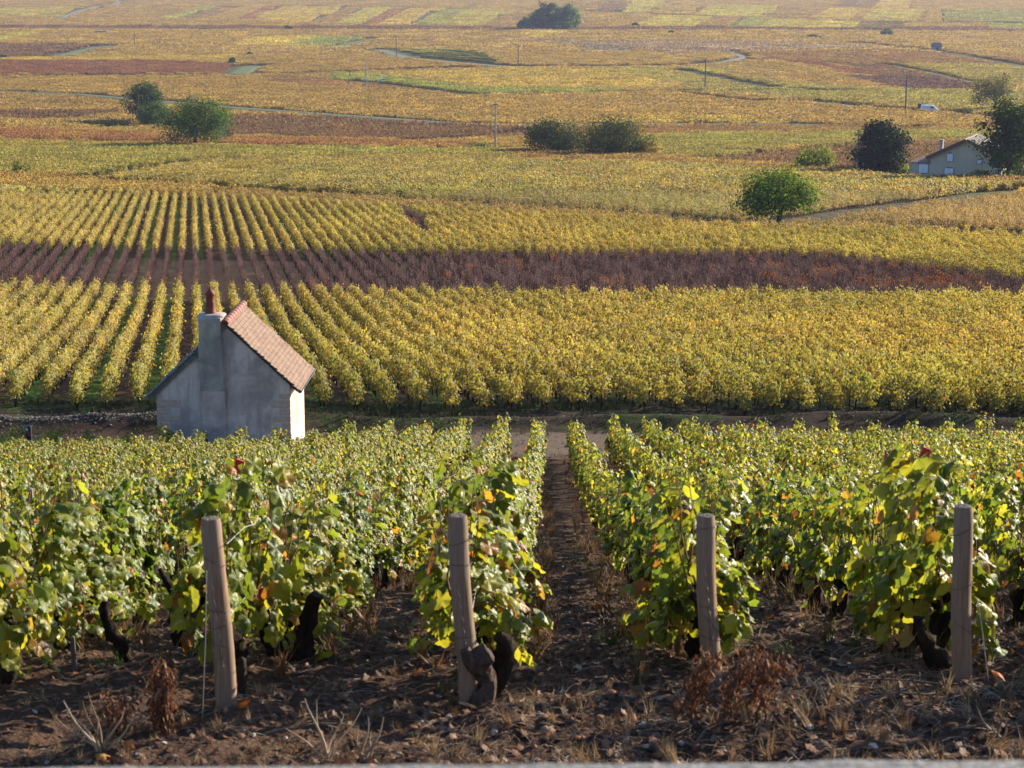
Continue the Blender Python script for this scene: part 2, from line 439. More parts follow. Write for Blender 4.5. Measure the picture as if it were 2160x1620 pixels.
def norm(a): return a / (np.linalg.norm(a, axis=-1, keepdims=True) + 1e-9)
def frames(nrm, tip):
    z = norm(nrm); y = norm(tip - (tip * z).sum(-1, keepdims=True) * z); x = np.cross(y, z)
    return np.stack([x, y, z], -1)       # columns
def add_leaves(mb, P_, nrm, tip, size, r_, lod, m=0, v=None, b=None):
    n = len(P_); M = frames(nrm, tip)
    v = r_.random(n) if v is None else v; b = r_.random(n) if b is None else b
    if lod == 'hi':
        kind = r_.integers(0, len(HI), n)
        for k, (V, tri, quad, uv) in enumerate(HI):
            q = kind == k; c = q.sum()
            if not c: continue
            W = np.einsum('nij,mj->nmi', M[q], V) * size[q][:, None, None] + P_[q][:, None, :]
            nv = len(V); off = (np.arange(c) * nv)[:, None, None]
            W = W.reshape(-1, 3); UVs = np.tile(uv, (c, 1))
            base = mb.n
            mb.add(W, (tri[None] + off).reshape(-1, 3), m, np.repeat(v[q], len(tri)), np.repeat(b[q], len(tri)), UVs, True)
            f = (quad[None] + off).reshape(-1, 4) + base
            mb.f.append((f.astype(np.int32), m, np.repeat(v[q], len(quad)).astype(np.float32), np.repeat(b[q], len(quad)).astype(np.float32), True))
    else:
        V, f = MID if lod == 'mid' else LO
        W = np.einsum('nij,mj->nmi', M, V) * size[:, None, None] + P_[:, None, :]
        off = (np.arange(n) * len(V))[:, None, None]
        mb.add(W.reshape(-1, 3), (f[None] + off).reshape(-1, f.shape[1]), m, np.repeat(v, len(f)), np.repeat(b, len(f)))

def vine_wood(mb, r_, shear, hgt=.31, arms=True, sides=8, thick=1.0, mat_i=0):
    n = 9; t = np.linspace(0, 1, n)
    px = np.cumsum(r_.normal(0, .018, n)); pyy = np.cumsum(r_.normal(0, .022, n)); px -= px[0]; pyy -= pyy[0]
    pts = np.stack([px, pyy, -.08 + t * (hgt + .08)], -1)
    rad = (.042 - .012 * t + .010 * np.abs(r_.normal(0, 1, n))) * thick
    rr = rad[:, None] * (1 + .22 * r_.normal(0, 1, (n, sides)).clip(-1.5, 1.5))
    rr[-1] *= 1.15
    mb.tube(pts, rr, sides, mat_i)
    top = pts[-1]
    if arms:
        for sg in (1, -1):
            L = r_.uniform(.22, .5); m_ = 6; tt = np.linspace(0, 1, m_)
            q = np.stack([top[0] + r_.normal(0, .012, m_).cumsum(), top[1] + sg * L * tt, top[2] + .05 * np.sin(tt * 3) + r_.normal(0, .01, m_)], -1)
            q[:, 2] -= shear * (q[:, 1] - top[1])
            mb.tube(q, (.026 - .014 * tt)[:, None] * (1 + .2 * r_.normal(0, 1, (m_, 6))), 6, mat_i)
    return top

def make_vine(seed, shear, lod='hi', dens=1.0, hmax=.88, lsize=(.045, .115), nar=1.0):
    """one grapevine, row direction = local y; returns (foliage builder, wood builder)"""
    r_ = np.random.default_rng(seed)
    fo = MB(); wo = MB()
    vine_wood(wo, r_, shear)
    PP = []; NN = []; TT = []
    ns = int(13 * dens)
    for k in range(ns):
        y0 = (k + .5) / ns * 1.06 - .53 + r_.normal(0, .03)
        side = r_.choice([-1, 1]); droop = r_.random() < .44
        m_ = 10; t = np.linspace(0, 1, m_)
        hz = r_.uniform(.80, 1.0) * hmax if r_.random() < .9 else hmax * r_.uniform(1.02, 1.14)
        x = side * (.02 + r_.uniform(.01, .10) * t * nar) + r_.normal(0, .01, m_).cumsum()
        z = .31 + (hz - .31) * t
        if droop:
            x = side * (.03 + r_.uniform(.08, .20) * nar * np.sin(t * 1.9)); z = .32 + r_.uniform(.15, .40) * np.sin(t * 2.5) - (.30 if nar < 1 else .36) * t
        y = y0 + r_.normal(0, .02, m_).cumsum()
        z = z - shear * y
        pts = np.stack([x, y, z], -1)
        wo.tube(pts, .0042 * (1.2 - .8 * t), 4, 1, cap=False)
        nl = int(r_.integers(15, 21) * dens)
        tt = np.sort(r_.random(nl)) * .97 + .03
        base = np.stack([np.interp(tt, t, pts[:, i]) for i in range(3)], -1)
        s2 = np.where(r_.random(nl) < .72, side, -side)
        out = np.stack([s2 * r_.uniform(.4, 1.1, nl), r_.normal(0, .6, nl), r_.normal(.15, .4, nl)], -1)
        pos = base + norm(out) * r_.uniform(.02, .085 if nar == 1 else .06, nl)[:, None]
        topk = (pos[:, 2] > .72)
        nrm = np.stack([s2 * r_.uniform(.3, 1.2, nl), r_.normal(0, .45, nl), r_.uniform(.0, .9, nl) + topk * .3], -1)
        tip = np.stack([s2 * .3 + r_.normal(0, .3, nl), r_.normal(0, .5, nl), -r_.uniform(.3, 1.2, nl)], -1)
        PP.append(pos); NN.append(nrm); TT.append(tip)
    if nar == 1.0:      # leaves hanging low round the head of the vine
        nl = 75; sd_ = r_.choice([-1, 1], nl); yy = r_.uniform(-.5, .5, nl)
        PP.append(np.stack([sd_ * r_.uniform(.04, .21, nl), yy, r_.uniform(.13, .48, nl) - shear * yy], -1))
        NN.append(np.stack([sd_ * r_.uniform(.5, 1.2, nl), r_.normal(-.3, .5, nl), r_.uniform(-.1, .6, nl)], -1))
        TT.append(np.stack([r_.normal(0, .3, nl), r_.normal(0, .4, nl), -r_.uniform(.5, 1.2, nl)], -1))
    PP = np.concatenate(PP); NN = np.concatenate(NN); TT = np.concatenate(TT)
    sz = r_.uniform(*lsize, len(PP))
    # low leaves are older: more yellow and rust among them
    v = r_.random(len(PP)); lowz = PP[:, 2] < .4
    v = np.where(lowz & (r_.random(len(PP)) < .25), r_.uniform(.7, 1, len(PP)), v)
    add_leaves(fo, PP, NN, TT, sz, r_, lod, 0, v)
    return fo, wo
SHEAR_F = .2205
SHEAR_M = .085

NV = 12
def vargs(i): return dict(dens=(.95 + .45 * ((i * 5) % NV) / NV), hmax=.84 + .12 * ((i * 7) % 5) / 5)
vine_proto = []; vine_far = []
for i in range(NV):
    f, w = make_vine(100 + i, SHEAR_F, 'hi', **vargs(i))
    vine_proto.append((f.mesh('foliage', [M_leaf]), w.mesh('trunk', [M_bark, M_cane])))
    f, w = make_vine(130 + i, SHEAR_F, 'hi', dens=1.05 + .4 * ((i * 5) % NV) / NV, hmax=.84 + .14 * ((i * 7) % 5) / 5, lsize=(.050, .098), nar=.55)
    vine_far.append((f.mesh('foliage', [M_leaf]), w.mesh('trunk', [M_bark, M_cane])))

# ------------------------------------------------------------------ scatter (one object of uncountable stuff)
GN = {}
def scatter(name, pts, rotz, scale, idx, protos_key, protos, c1, c2, label, cat, tilt=None, kind='stuff', group=None):
    if protos_key not in GN:
        coll = bpy.data.collections.new(protos_key)
        for o in protos: coll.objects.link(o)
        ng = bpy.data.node_groups.new('scatter_' + protos_key, 'GeometryNodeTree')
        ng.interface.new_socket('Geometry', in_out='INPUT', socket_type='NodeSocketGeometry')
        ng.interface.new_socket('Geometry', in_out='OUTPUT', socket_type='NodeSocketGeometry')
        N = ng.nodes.new; L = ng.links.new
        gi = N('NodeGroupInput'); go = N('NodeGroupOutput'); io = N('GeometryNodeInstanceOnPoints'); ci = N('GeometryNodeCollectionInfo')
        ci.inputs['Collection'].default_value = coll; ci.inputs['Separate Children'].default_value = True; ci.inputs['Reset Children'].default_value = True
        def na(nm, ty):
            a = N('GeometryNodeInputNamedAttribute'); a.data_type = ty; a.inputs['Name'].default_value = nm
            return a.outputs['Attribute']
        L(gi.outputs[0], io.inputs['Points']); L(ci.outputs[0], io.inputs['Instance'])
        io.inputs['Pick Instance'].default_value = True
        L(na('idx', 'INT'), io.inputs['Instance Index'])
        L(na('rot', 'FLOAT_VECTOR'), io.inputs['Rotation']); L(na('scl', 'FLOAT_VECTOR'), io.inputs['Scale'])
        L(io.outputs[0], go.inputs[0])
        GN[protos_key] = (ng, len(protos))
    ng, npz = GN[protos_key]
    pts = np.asarray(pts, np.float32); n = len(pts)
    me = bpy.data.meshes.new(name); me.vertices.add(n); me.vertices.foreach_set('co', pts.reshape(-1))
    rot = np.zeros((n, 3), np.float32); rot[:, 2] = rotz
    if tilt is not None: rot[:, :2] = tilt
    scl = np.asarray(scale, np.float32); scl = np.repeat(scl[:, None], 3, 1) if scl.ndim == 1 else scl
    me.attributes.new('rot', 'FLOAT_VECTOR', 'POINT').data.foreach_set('vector', rot.reshape(-1))
    me.attributes.new('scl', 'FLOAT_VECTOR', 'POINT').data.foreach_set('vector', scl.reshape(-1))
    me.attributes.new('idx', 'INT', 'POINT').data.foreach_set('value', (np.asarray(idx) % npz).astype(np.int32))
    for nm, c in (('c1', c1), ('c2', c2)):
        c = np.broadcast_to(np.asarray(c, np.float32), (n, 3))
        c = np.concatenate([c, np.ones((n, 1), np.float32)], 1)
        me.attributes.new(nm, 'FLOAT_COLOR', 'POINT').data.foreach_set('color', c.reshape(-1).astype(np.float32))
    o = bpy.data.objects.new(name, me); COL.objects.link(o)
    md = o.modifiers.new('scatter', 'NODES'); md.node_group = ng
    return tag(o, label, cat, group, kind)
def pobj(name, me): return bpy.data.objects.new(name, me)

# ------------------------------------------------------------------ front plot of vines
posts_px = [(478, 1490), (988, 1474), (1502, 1447), (2030, 1436)]
posts = [at(*p) for p in posts_px]
FDIR = math.atan((1161 - 1080) / F / CP)
tanF = math.tan(FDIR)
row_x0 = [p[0] - p[1] * tanF for p in posts]
x_base = row_x0[1]; sp = (row_x0[3] - row_x0[0]) / 3.0
ORD = ['first','second','third','fourth','fifth','sixth','seventh','eighth','ninth','tenth','eleventh','twelfth','thirteenth','fourteenth','fifteenth','sixteenth','seventeenth','eighteenth','nineteenth','twentieth','twenty-first','twenty-second','twenty-third','twenty-fourth','twenty-fifth','twenty-sixth','twenty-seventh','twenty-eighth','twenty-ninth','thirtieth','thirty-first','thirty-second','thirty-third','thirty-fourth','thirty-fifth','thirty-sixth','thirty-seventh','thirty-eighth','thirty-ninth','fortieth','forty-first','forty-second','forty-third','forty-fourth','forty-fifth','forty-sixth','forty-seventh','forty-eighth','forty-ninth','fiftieth']
cand = []
for k in range(-26, 32):
    xr = x_base + (k - 1) * sp if not 0 <= k <= 3 else row_x0[k]
    ystart = posts[k][1] + (.62, .58, .74, .66)[k] if 0 <= k <= 3 else 8.75 + random.uniform(-.15, .3)
    yend = 57.6 + .35 * math.sin(k * 1.7)
    y = ystart + random.uniform(0, .2)
    while y < yend:
        x = xr + y * tanF + random.gauss(0, .025)
        cand.append((k, x, y + random.uniform(-.06, .06)))
        y += 1.0
gap = lambda k, y: (k <= -4 and random.random() < .05)
inview = []; rest = []
for (k, x, y) in cand:
    if abs(x) > .30 * y + 9: continue
    if k == 1 and False: continue
    z = H1(x, y); px, py, s = [float(q) for q in proj(x, y, z + .6)]
    if -80 < px < 2240 and py < 1700 and y > 0: inview.append((y, k, x, z))
    else: rest.append((y, k, x, z))
inview.sort()
single = inview[:300]; rest += inview[300:]
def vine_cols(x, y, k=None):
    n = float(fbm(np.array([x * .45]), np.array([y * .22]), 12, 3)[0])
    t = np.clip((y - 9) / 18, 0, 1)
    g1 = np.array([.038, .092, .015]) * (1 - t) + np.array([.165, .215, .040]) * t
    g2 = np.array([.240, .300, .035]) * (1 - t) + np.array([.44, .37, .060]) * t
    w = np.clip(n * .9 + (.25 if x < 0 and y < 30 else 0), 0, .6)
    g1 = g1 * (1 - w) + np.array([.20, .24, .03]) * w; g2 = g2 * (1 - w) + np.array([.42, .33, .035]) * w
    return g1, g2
rowname = lambda k: ['row behind the leftmost post', 'row behind the second post from left', 'row behind the third post from left', 'row behind the rightmost post'][k] if 0 <= k <= 3 else (ORD[-k - 1] + ' row left of the leftmost post' if k < 0 else ORD[k - 4] + ' row right of the rightmost post')
cnt = {}
def hfac(x, y):
    t = min(1, max(0, (y - 20) / 25)); a = .76 if x < -5.2 else (.76 + .24 * (x + 5.2) if x < -4.2 else (1 if x < 5 else max(.93, 1 - .03 * (x - 5))))
    return 1 + (a - 1) * t
for (y, k, x, z) in single:
    cnt[k] = cnt.get(k, 0) + 1
    lab = f'green grapevine, {ORD[cnt[k]-1]} from the front in the {rowname(k)}'
    vi = random.randrange(NV)
    root = empty('grapevine', (x, y, z), -FDIR + (math.pi if False else 0), lab, 'grapevine', 'grapevines in rows below the wall')
    fm, wm = (vine_proto if y < 11.2 else vine_far)[vi]
    fo = bpy.data.objects.new('foliage', fm); COL.objects.link(fo); fo.parent = root
    wo = bpy.data.objects.new('trunk', wm); COL.objects.link(wo); wo.parent = root
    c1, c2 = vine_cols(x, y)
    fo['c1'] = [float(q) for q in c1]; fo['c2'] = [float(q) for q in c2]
    hs = random.uniform(.80, 1.12) * (1 + .14 * min(1, (y - 9) / 40))
    hs *= hfac(x, y)
    fo.scale = (random.choice((-1, 1)) * random.uniform(.9, 1.12) * (.92 if y > 11.2 else 1.05), 1, hs)
comb = []
for i in range(NV):
    f, w = make_vine(130 + i, SHEAR_F, 'hi', dens=1.05 + .4 * ((i * 5) % NV) / NV, hmax=.84 + .14 * ((i * 7) % 5) / 5, lsize=(.050, .098), nar=.55)
    for (fc, mm, vv, bb, ss) in w.f: f.f.append((fc + f.n, mm + 1, vv, bb, ss))
    f.v += w.v; f.n += w.n
    comb.append(pobj('grapevine_clump', f.mesh('grapevine_clump', [M_leaf, M_bark, M_cane])))
ra = np.array([(x, y, z) for (y, k, x, z) in rest])
cc = [vine_cols(x, y) for (y, k, x, z) in rest]
n = len(ra)
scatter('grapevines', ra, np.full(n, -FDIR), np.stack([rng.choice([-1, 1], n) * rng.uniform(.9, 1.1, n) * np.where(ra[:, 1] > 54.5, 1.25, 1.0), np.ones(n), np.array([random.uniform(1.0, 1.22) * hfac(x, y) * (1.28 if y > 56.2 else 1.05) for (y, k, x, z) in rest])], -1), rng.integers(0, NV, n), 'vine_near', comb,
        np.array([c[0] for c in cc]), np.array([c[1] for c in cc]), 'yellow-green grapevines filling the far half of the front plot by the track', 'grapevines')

# wooden end posts with wire
for i, (bx, by, bz) in enumerate(posts):
    toppx = [(446, 1096), (966, 1090), (1487, 1090), (2031, 1070)][i]
    lab = ['weathered round wooden post leaning left, leftmost of the four', 'round wooden post beside the gnarled stump, second of four from left',
           'round wooden post behind curled brown weed, third of four from left', 'upright greyish round wooden post, rightmost of the four'][i]
    # top on the vertical plane y = by
    d = ray(*toppx); t = by / d[1]; top = np.array([d[0] * t, by + .02, CAMZ + d[2] * t]) - np.array([bx, by, bz])
    root = empty('wooden_post', (bx, by, bz), 0, lab, 'post', 'end posts of the vine rows')
    mb = MB(); m_ = 24; tt = np.linspace(-.12, 1, m_); sd = 28
    pts = top[None] * tt[:, None]
    pts[:, 0] += .006 * np.sin(tt * 5 + i); r_ = np.random.default_rng(50 + i)
    base = .0425 - .002 * tt
    ang = np.arange(sd) / sd * 6.283
    rr = base[:, None] * (1 + .018 * np.sin(3 * ang[None] + i + tt[:, None] * 2) + .012 * r_.normal(0, 1, (m_, sd)))
    rr[-1] *= .93; rr[-2:, :] *= .99
    mb.tube(pts, rr, sd, 0, cap=False)
    o = mb.build('post_shaft', M_post, root)
    ringp = pts[-1] + np.stack([np.cos(ang) * rr[-1], np.sin(ang) * rr[-1], np.zeros(sd)], -1)
    cap = MB(); rc = rr[-1].mean() * .99
    nn = 4
    cv = [[top[0] + pts[-1][0] - top[0], pts[-1][1], pts[-1][2] + .004]]
    rings = []
    for q in range(1, nn + 1):
        rings.append([[pts[-1][0] + rc * q / nn * math.cos(a), pts[-1][1] + rc * q / nn * math.sin(a), pts[-1][2] + .004 * (1 - (q / nn) ** 3) + r_.normal(0, .0008)] for a in ang])
    cv += sum(rings, [])
    tri = [[0, 1 + q, 1 + (q + 1) % sd] for q in range(sd)]
    cap.add(cv, tri, 0)
    b0 = cap.n
    cap2 = [[1 + q + r0 * sd, 1 + q + (r0 + 1) * sd, 1 + (q + 1) % sd + (r0 + 1) * sd, 1 + (q + 1) % sd + r0 * sd] for r0 in range(nn - 1) for q in range(sd)]
    cap.f.append((np.array(cap2, np.int32), 0, np.full(len(cap2), .3, np.float32), np.full(len(cap2), .5, np.float32), False))
    cap.build('post_top', M_end, root)
    # wire rings round the post
    for hz in ([.60, .40, .335, .26], [.66, .57, .27], [.70, .355, .29, .22], [.66, .42, .24])[i]:
        th = np.linspace(0, 2 * np.pi * 1.05, 26); f_ = hz / .75
        c = top * f_
        tl = r_.normal(0, .006)
        q = np.stack([c[0] + .0455 * np.cos(th), c[1] + .0455 * np.sin(th), hz + tl * 3 * np.cos(th) + .004 * np.sin(th * .5)], -1)
        w = MB(); w.tube(q, .0012, 5, 0); w.build('wire_tie', M_rust, root)
    # twisted tail of wire hanging down the face
    if i < 3:
        tt = np.linspace(0, 1, 30); z0 = (.56, .50, .56)[i]; z1 = (.18, .20, .22)[i]
        zz = z0 + (z1 - z0) * tt; c = top[None] * (zz / .75)[:, None]
        q = np.stack([c[:, 0] + (-.012 + .018 * tt) + .003 * np.sin(tt * 40), c[:, 1] - .047 - .004 * np.cos(tt * 37), zz], -1)
        w = MB(); w.tube(q, .0013, 5, 0); w.build('wire_tail', M_wire, root)
def wire_thing(name, pts, lab, rad=.0018, cat='wire', group=None):
    w = MB(); w.tube(np.array(pts), rad, 5, 0)
    return tag(w.build(name, M_wire), lab, cat, group)
wl = ['leftmost post', 'second post from the left', 'third post from the left', 'rightmost post']
for i, (bx, by, bz) in enumerate(posts):
    for hz, nm in ((.70, 'upper'), (.40, 'lower')):
        pts = []
        for y in np.concatenate([[by], np.arange(by + .5, 57, 2.)]):
            x = row_x0[i] + y * tanF; 
            pts.append((x + .02 * math.sin(y), y, CAMZ - float(drop(y)) + hz + (.12 if y > by + 3 else 0) + .012 * math.sin(y * 1.3)))
        wire_thing('trellis_wire', pts, f'thin {nm} trellis wire running back from the {wl[i]}', group='trellis wires along the rows')
bx, by, bz = posts[0]
wire_thing('anchor_wire', [(bx - .055, by - .06, bz + .58), (bx - .062, by - .1, bz + .3), (bx - .078, by - .14, bz - .02)], 'slack pale anchor wire hanging in front of the leftmost post')
bx, by, bz = posts[3]
wire_thing('anchor_wire', [(bx + .045, by - .03, bz + .36), (bx + .07, by - .05, bz + .2), (bx + .10, by - .08, bz - .02)], 'slack pale anchor wire slanting down right of the rightmost post')

def stake(px, pbase, ptop, lab, w=.035, m=M_stake):
    x, y, z = at(px, pbase)
    d = ray(px, ptop); t = y / d[1]; h = CAMZ + d[2] * t - z
    mb = MB(); mb.box((-w/2, -w/2, -.1), (w/2, w/2, h - .012)); mb.add([[-w/2,-w/2,h-.012],[w/2,-w/2,h-.012],[w/2,w/2,h-.012],[-w/2,w/2,h-.012],[0,0,h]], [[0,1,4],[1,2,4],[2,3,4],[3,0,4]])
    o = mb.build('vine_stake', m); o.location = (x, y, z); o.rotation_euler = (0, random.uniform(-.04, .04), random.uniform(-.4, .4))
    return tag(o, lab, 'stake', 'wooden stakes among the vines')
stake(78, 1255, 1028, 'dark square stake sticking up through the leaves near left edge', .05)
stake(158, 1420, 1340, 'short sunlit wooden stake stump low under the left vines', .02)
stake(512, 1462, 1385, 'small dark wooden peg right behind the leftmost post', .03, M_dark)
stake(700, 1180, 1015, 'thin grey stake among left vines between first and second posts', .03)
stake(1585, 1235, 1150, 'brown stake in the gap right of the third post', .03)
for px in (42, 160, 1137, 1216, 720):
    pass

# ------------------------------------------------------------------ vine lods for the slopes
def lod_vine(seed, nleaf, length, height, width, lsize, lod, shear, wood=True, rows=1, hvar=.12, rowsp=1.0, stakes=0):
    r_ = np.random.default_rng(seed); mb = MB()
    for rw in range(rows):
        xo = (rw - (rows - 1) / 2) * rowsp
        n = nleaf
        y = r_.uniform(-length / 2, length / 2, n)
        ph = r_.uniform(0, 6); ht = height * (1 + hvar * np.sin(y * 6.28 / 1.0 + ph) * .6 + hvar * r_.normal(0, .5, n))
        u = r_.random(n) ** .75
        ht = ht + (r_.random(n) < .07) * r_.uniform(.05, .28, n)
        z = (.34 if lod == 'mid' else .22) + (ht - (.34 if lod == 'mid' else .22)) * u
        prof = np.sin(np.clip((z - .15) / (ht - .05), 0, 1) * np.pi) ** .5
        x = r_.normal(0, .42, n) * width * (.45 + .6 * prof)
        x = x + xo
        side = np.sign(x - xo)
        nrm = np.stack([side * r_.uniform(.2, 1.2, n), r_.normal(0, .6, n), r_.uniform(-.1, 1.1, n)], -1)
        tip = np.stack([r_.normal(0, .5, n), r_.normal(0, .6, n), -r_.uniform(.2, 1.2, n)], -1)
        z = z - shear * y
        add_leaves(mb, np.stack([x, y, z], -1), nrm, tip, r_.uniform(*lsize, n), r_, lod, 0)
        if wood:
            k = MB(); vine_wood(k, r_, shear, .40, False, 5, 1.0, 0)
            for (fc, mm, vv, bb, ss) in k.f: mb.f.append((fc + mb.n, 1, vv, bb, ss))
            mb.v += k.v; mb.n += k.n
        if stakes and r_.random() < stakes:
            mb.tube([(xo + .03, .3, 0), (xo + .03, .3, height + .12)], .014, 4, 2)
    return mb
M_bare = simple('bare_cane', (.075, .036, .038), (.16, .085, .082), 25, .8, .2)
prot = {}
prot['one'] = [pobj('hill_vine', lod_vine(200 + i, 215, 1.12, 1.02 + .28 * ((i * 5) % 7) / 7, .38, (.095, .165), 'mid', SHEAR_M, True, stakes=.4).mesh('hill_vine', [M_leaf_far, M_bark, M_stake])) for i in range(12)]
prot['four'] = [pobj('hill_vine_row', lod_vine(300 + i, 520, 4.2, 1.15, .55, (.15, .24), 'lo', .055, False).mesh('hill_vine_row', [M_leaf_far, M_bark])) for i in range(8)]
prot['blk'] = [pobj('vine_block', lod_vine(400 + i, 150, 4.2, 1.15, .6, (.28, .42), 'lo', .02, False, rows=4, hvar=.2).mesh('vine_block', [M_leaf_far, M_bark])) for i in range(8)]
prot['big'] = [pobj('vine_field_block', lod_vine(500 + i, 70, 10.5, 1.2, .7, (.5, .8), 'lo', 0, False, rows=10, hvar=.25).mesh('vine_field_block', [M_leaf_far, M_bark])) for i in range(8)]
def bare_vine(seed):
    r_ = np.random.default_rng(seed); mb = MB()
    for q in range(22):
        y0 = r_.uniform(-.5, .5); t = np.linspace(0, 1, 4)
        x = r_.normal(0, .05) + r_.normal(0, .14) * t; y = y0 + r_.normal(0, .2) * t; z = .38 + r_.uniform(.35, .72) * t
        mb.tube(np.stack([x, y, z - SHEAR_M * y], -1), .010 - .004 * t, 3, 1, cap=False)
    n = 70
    y = r_.uniform(-.5, .5, n); z = r_.uniform(.35, 1.0, n); x = r_.normal(0, .12, n)
    add_leaves(mb, np.stack([x, y, z], -1), r_.normal(0, 1, (n, 3)), r_.normal(0, 1, (n, 3)) - np.array([0, 0, .6]), r_.uniform(.04, .09, n), r_, 'lo', 0, v=r_.uniform(0, .8, n))
    k = MB(); vine_wood(k, r_, SHEAR_M, .42, True, 5)
    for (fc, mm, vv, bb, ss) in k.f: mb.f.append((fc + mb.n, 2, vv, bb, ss))
    mb.v += k.v; mb.n += k.n
    if r_.random() < .45: mb.tube([(.03, .3, 0), (.035, .3, 1.12)], .018, 4, 3)
    return mb
prot['bare'] = [pobj('bare_vine', bare_vine(600 + i).mesh('bare_vine', [M_dead, M_bare, M_bark, M_stake])) for i in range(10)]

# ------------------------------------------------------------------ plots (outlines measured in the photograph, laid on the ground)
C = dict(gold=(.385, .268, .075), ggold=(.26, .265, .065), green=(.20, .24, .08), yel=(.52, .39, .08), ygreen=(.36, .38, .09), orange=(.36, .225, .068),
         rust=(.23, .125, .065), red=(.27, .075, .065), brown=(.15, .085, .055), purple=(.13, .065, .07), pale=(.36, .28, .24), dgreen=(.14, .145, .06))
def inpoly(px, py, poly):
    c = np.zeros(len(px), bool); n = len(poly)
    for i in range(n):
        x1, y1 = poly[i]; x2, y2 = poly[(i + 1) % n]
        if y1 == y2: continue
        t = ((y1 > py) != (y2 > py)) & (px < (x2 - x1) * (py - y1) / (y2 - y1) + x1)
        c ^= t
    return c
W0, W1 = -420, 2580
plots = []   # (label, c1, c2, mode, dir, poly)  later ones win
def plot(label, c1, c2, poly, mode='vine', dirn=None): plots.append((label, c1, c2, mode, dirn, poly))
plot('distant patchwork of golden vineyards covering the plain', 'gold', 'orange', [(W0, -60), (W1, -60), (W1, 500), (W0, 500)], dirn=R(40))
# main slope
plot('big plot of golden vines on the slope behind the stone hut', 'gold', 'ggold', [(W0, 610), (400, 632), (1100, 645), (W1, 652), (W1, 935), (W0, 935)], dirn=PLOTDIR)
plot('purple-brown band of bare leafless vines across the slope', 'purple', 'brown', [(W0, 520), (400, 545), (1000, 552), (1700, 549), (1900, 572), (2160, 604), (W1, 650), (W1, 652), (1100, 645), (400, 632), (W0, 610)], 'bare', PLOTDIR)
plot('plot of golden vine rows running uphill above the bare band', 'gold', 'ggold', [(W0, 395), (0, 410), (400, 424), (850, 450), (1250, 472), (1540, 495), (1700, 500), (2160, 512), (W1, 520), (W1, 650), (2160, 604), (1900, 572), (1700, 549), (1000, 552), (400, 545), (W0, 520)], dirn=PLOTDIR)
plot('short strip of bare vines inside the upper golden plot', 'purple', 'brown', [(835, 452), (860, 452), (925, 508), (885, 508)], 'bare', PLOTDIR)
# beyond the slope
plot('wide golden plot with dark front edge behind the lone round tree', 'gold', 'ggold', [(215, 388), (330, 361), (500, 346), (720, 346), (1440, 358), (1700, 376), (2160, 403), (2130, 407), (2020, 424), (1897, 438), (1806, 450), (1690, 468), (1560, 470), (1400, 458), (1000, 444), (560, 412)], dirn=R(28))
plot('golden plot right of the dirt turning by the lone tree', 'gold', 'orange', [(1815, 474), (1900, 447), (2030, 428), (2160, 410), (W1, 400), (W1, 505), (2160, 494)], dirn=R(28))
plot('yellow-green vineyard strip at left below the pair of dark trees', 'ggold', 'gold', [(W0, 378), (170, 380), (330, 356), (500, 341), (720, 341), (1100, 345), (1050, 326), (700, 322), (330, 317), (W0, 300)], dirn=R(55))
plot('pinkish orange vineyard strip in front of the dark bushes', 'orange', 'rust', [(1050, 326), (1100, 345), (1440, 356), (1700, 372), (2160, 398), (W1, 400), (W1, 395), (2160, 386), (1800, 372), (1440, 352), (1230, 333)], dirn=R(60))
plot('red and orange vineyard strip left of the tree with visible trunk', 'orange', 'red', [(W0, 268), (0, 278), (340, 290), (560, 300), (1000, 310), (1000, 318), (700, 316), (330, 313), (0, 300), (W0, 290)], dirn=R(60))
plot('brown vineyard below the grassy track', 'rust', 'brown', [(480, 246), (720, 258), (1110, 278), (1180, 282), (1110, 298), (900, 304), (700, 300), (480, 292)], dirn=R(50))
plot('golden brown vineyard strip under the left end of the track', 'gold', 'rust', [(W0, 190), (0, 203), (280, 219), (280, 234), (W0, 236)], dirn=R(60))
plot('dark brown vineyard at the left edge', 'brown', 'rust', [(W0, 240), (280, 240), (150, 258), (W0, 262)], dirn=R(60))
plot('broad orange-gold vineyard above the grassy track', 'orange', 'gold', [(W0, 166), (500, 166), (720, 190), (1000, 205), (1440, 203), (1440, 262), (1200, 260), (700, 234), (330, 202), (0, 190), (W0, 184)], dirn=R(55))
plot('orange-gold vineyard in front of the parked white van', 'orange', 'gold', [(1440, 203), (1640, 220), (1760, 234), (2100, 256), (W1, 275), (W1, 284), (1720, 272), (1600, 256), (1440, 248)], dirn=R(60))
plot('golden tongue of vines right of centre', 'gold', 'yel', [(1380, 250), (1600, 256), (1690, 268), (1200, 266)], dirn=R(60))
plot('rusty vineyard strip with white marker posts', 'rust', 'orange', [(1200, 276), (1700, 273), (2100, 278), (1900, 283), (1440, 290), (1200, 296)], dirn=R(60))
plot('green-gold vineyard strip left of the dark conifer', 'ggold', 'gold', [(1340, 300), (1440, 292), (1900, 284), (W1, 290), (W1, 298), (1900, 304), (1640, 322), (1480, 342), (1340, 334)], dirn=R(60))
plot('rusty brown vineyard around the house with shutters', 'rust', 'brown', [(1490, 348), (1650, 330), (1900, 310), (W1, 304), (W1, 392), (2160, 383), (1800, 370)], dirn=R(60))
plot('bright yellow-orange tongue of vineyard in the middle distance', 'yel', 'gold', [(790, 158), (1090, 146), (1250, 152), (1440, 186), (1300, 193), (1000, 186)], dirn=R(50))
plot('green vineyard strip under the yellow-orange tongue', 'ggold', 'ygreen', [(690, 158), (790, 160), (1000, 188), (1300, 195), (1300, 203), (1000, 203), (690, 172)], dirn=R(60))
plot('brown strip behind the small parked car', 'rust', 'orange', [(560, 164), (720, 172), (1000, 203), (720, 190), (560, 176)], dirn=R(60))
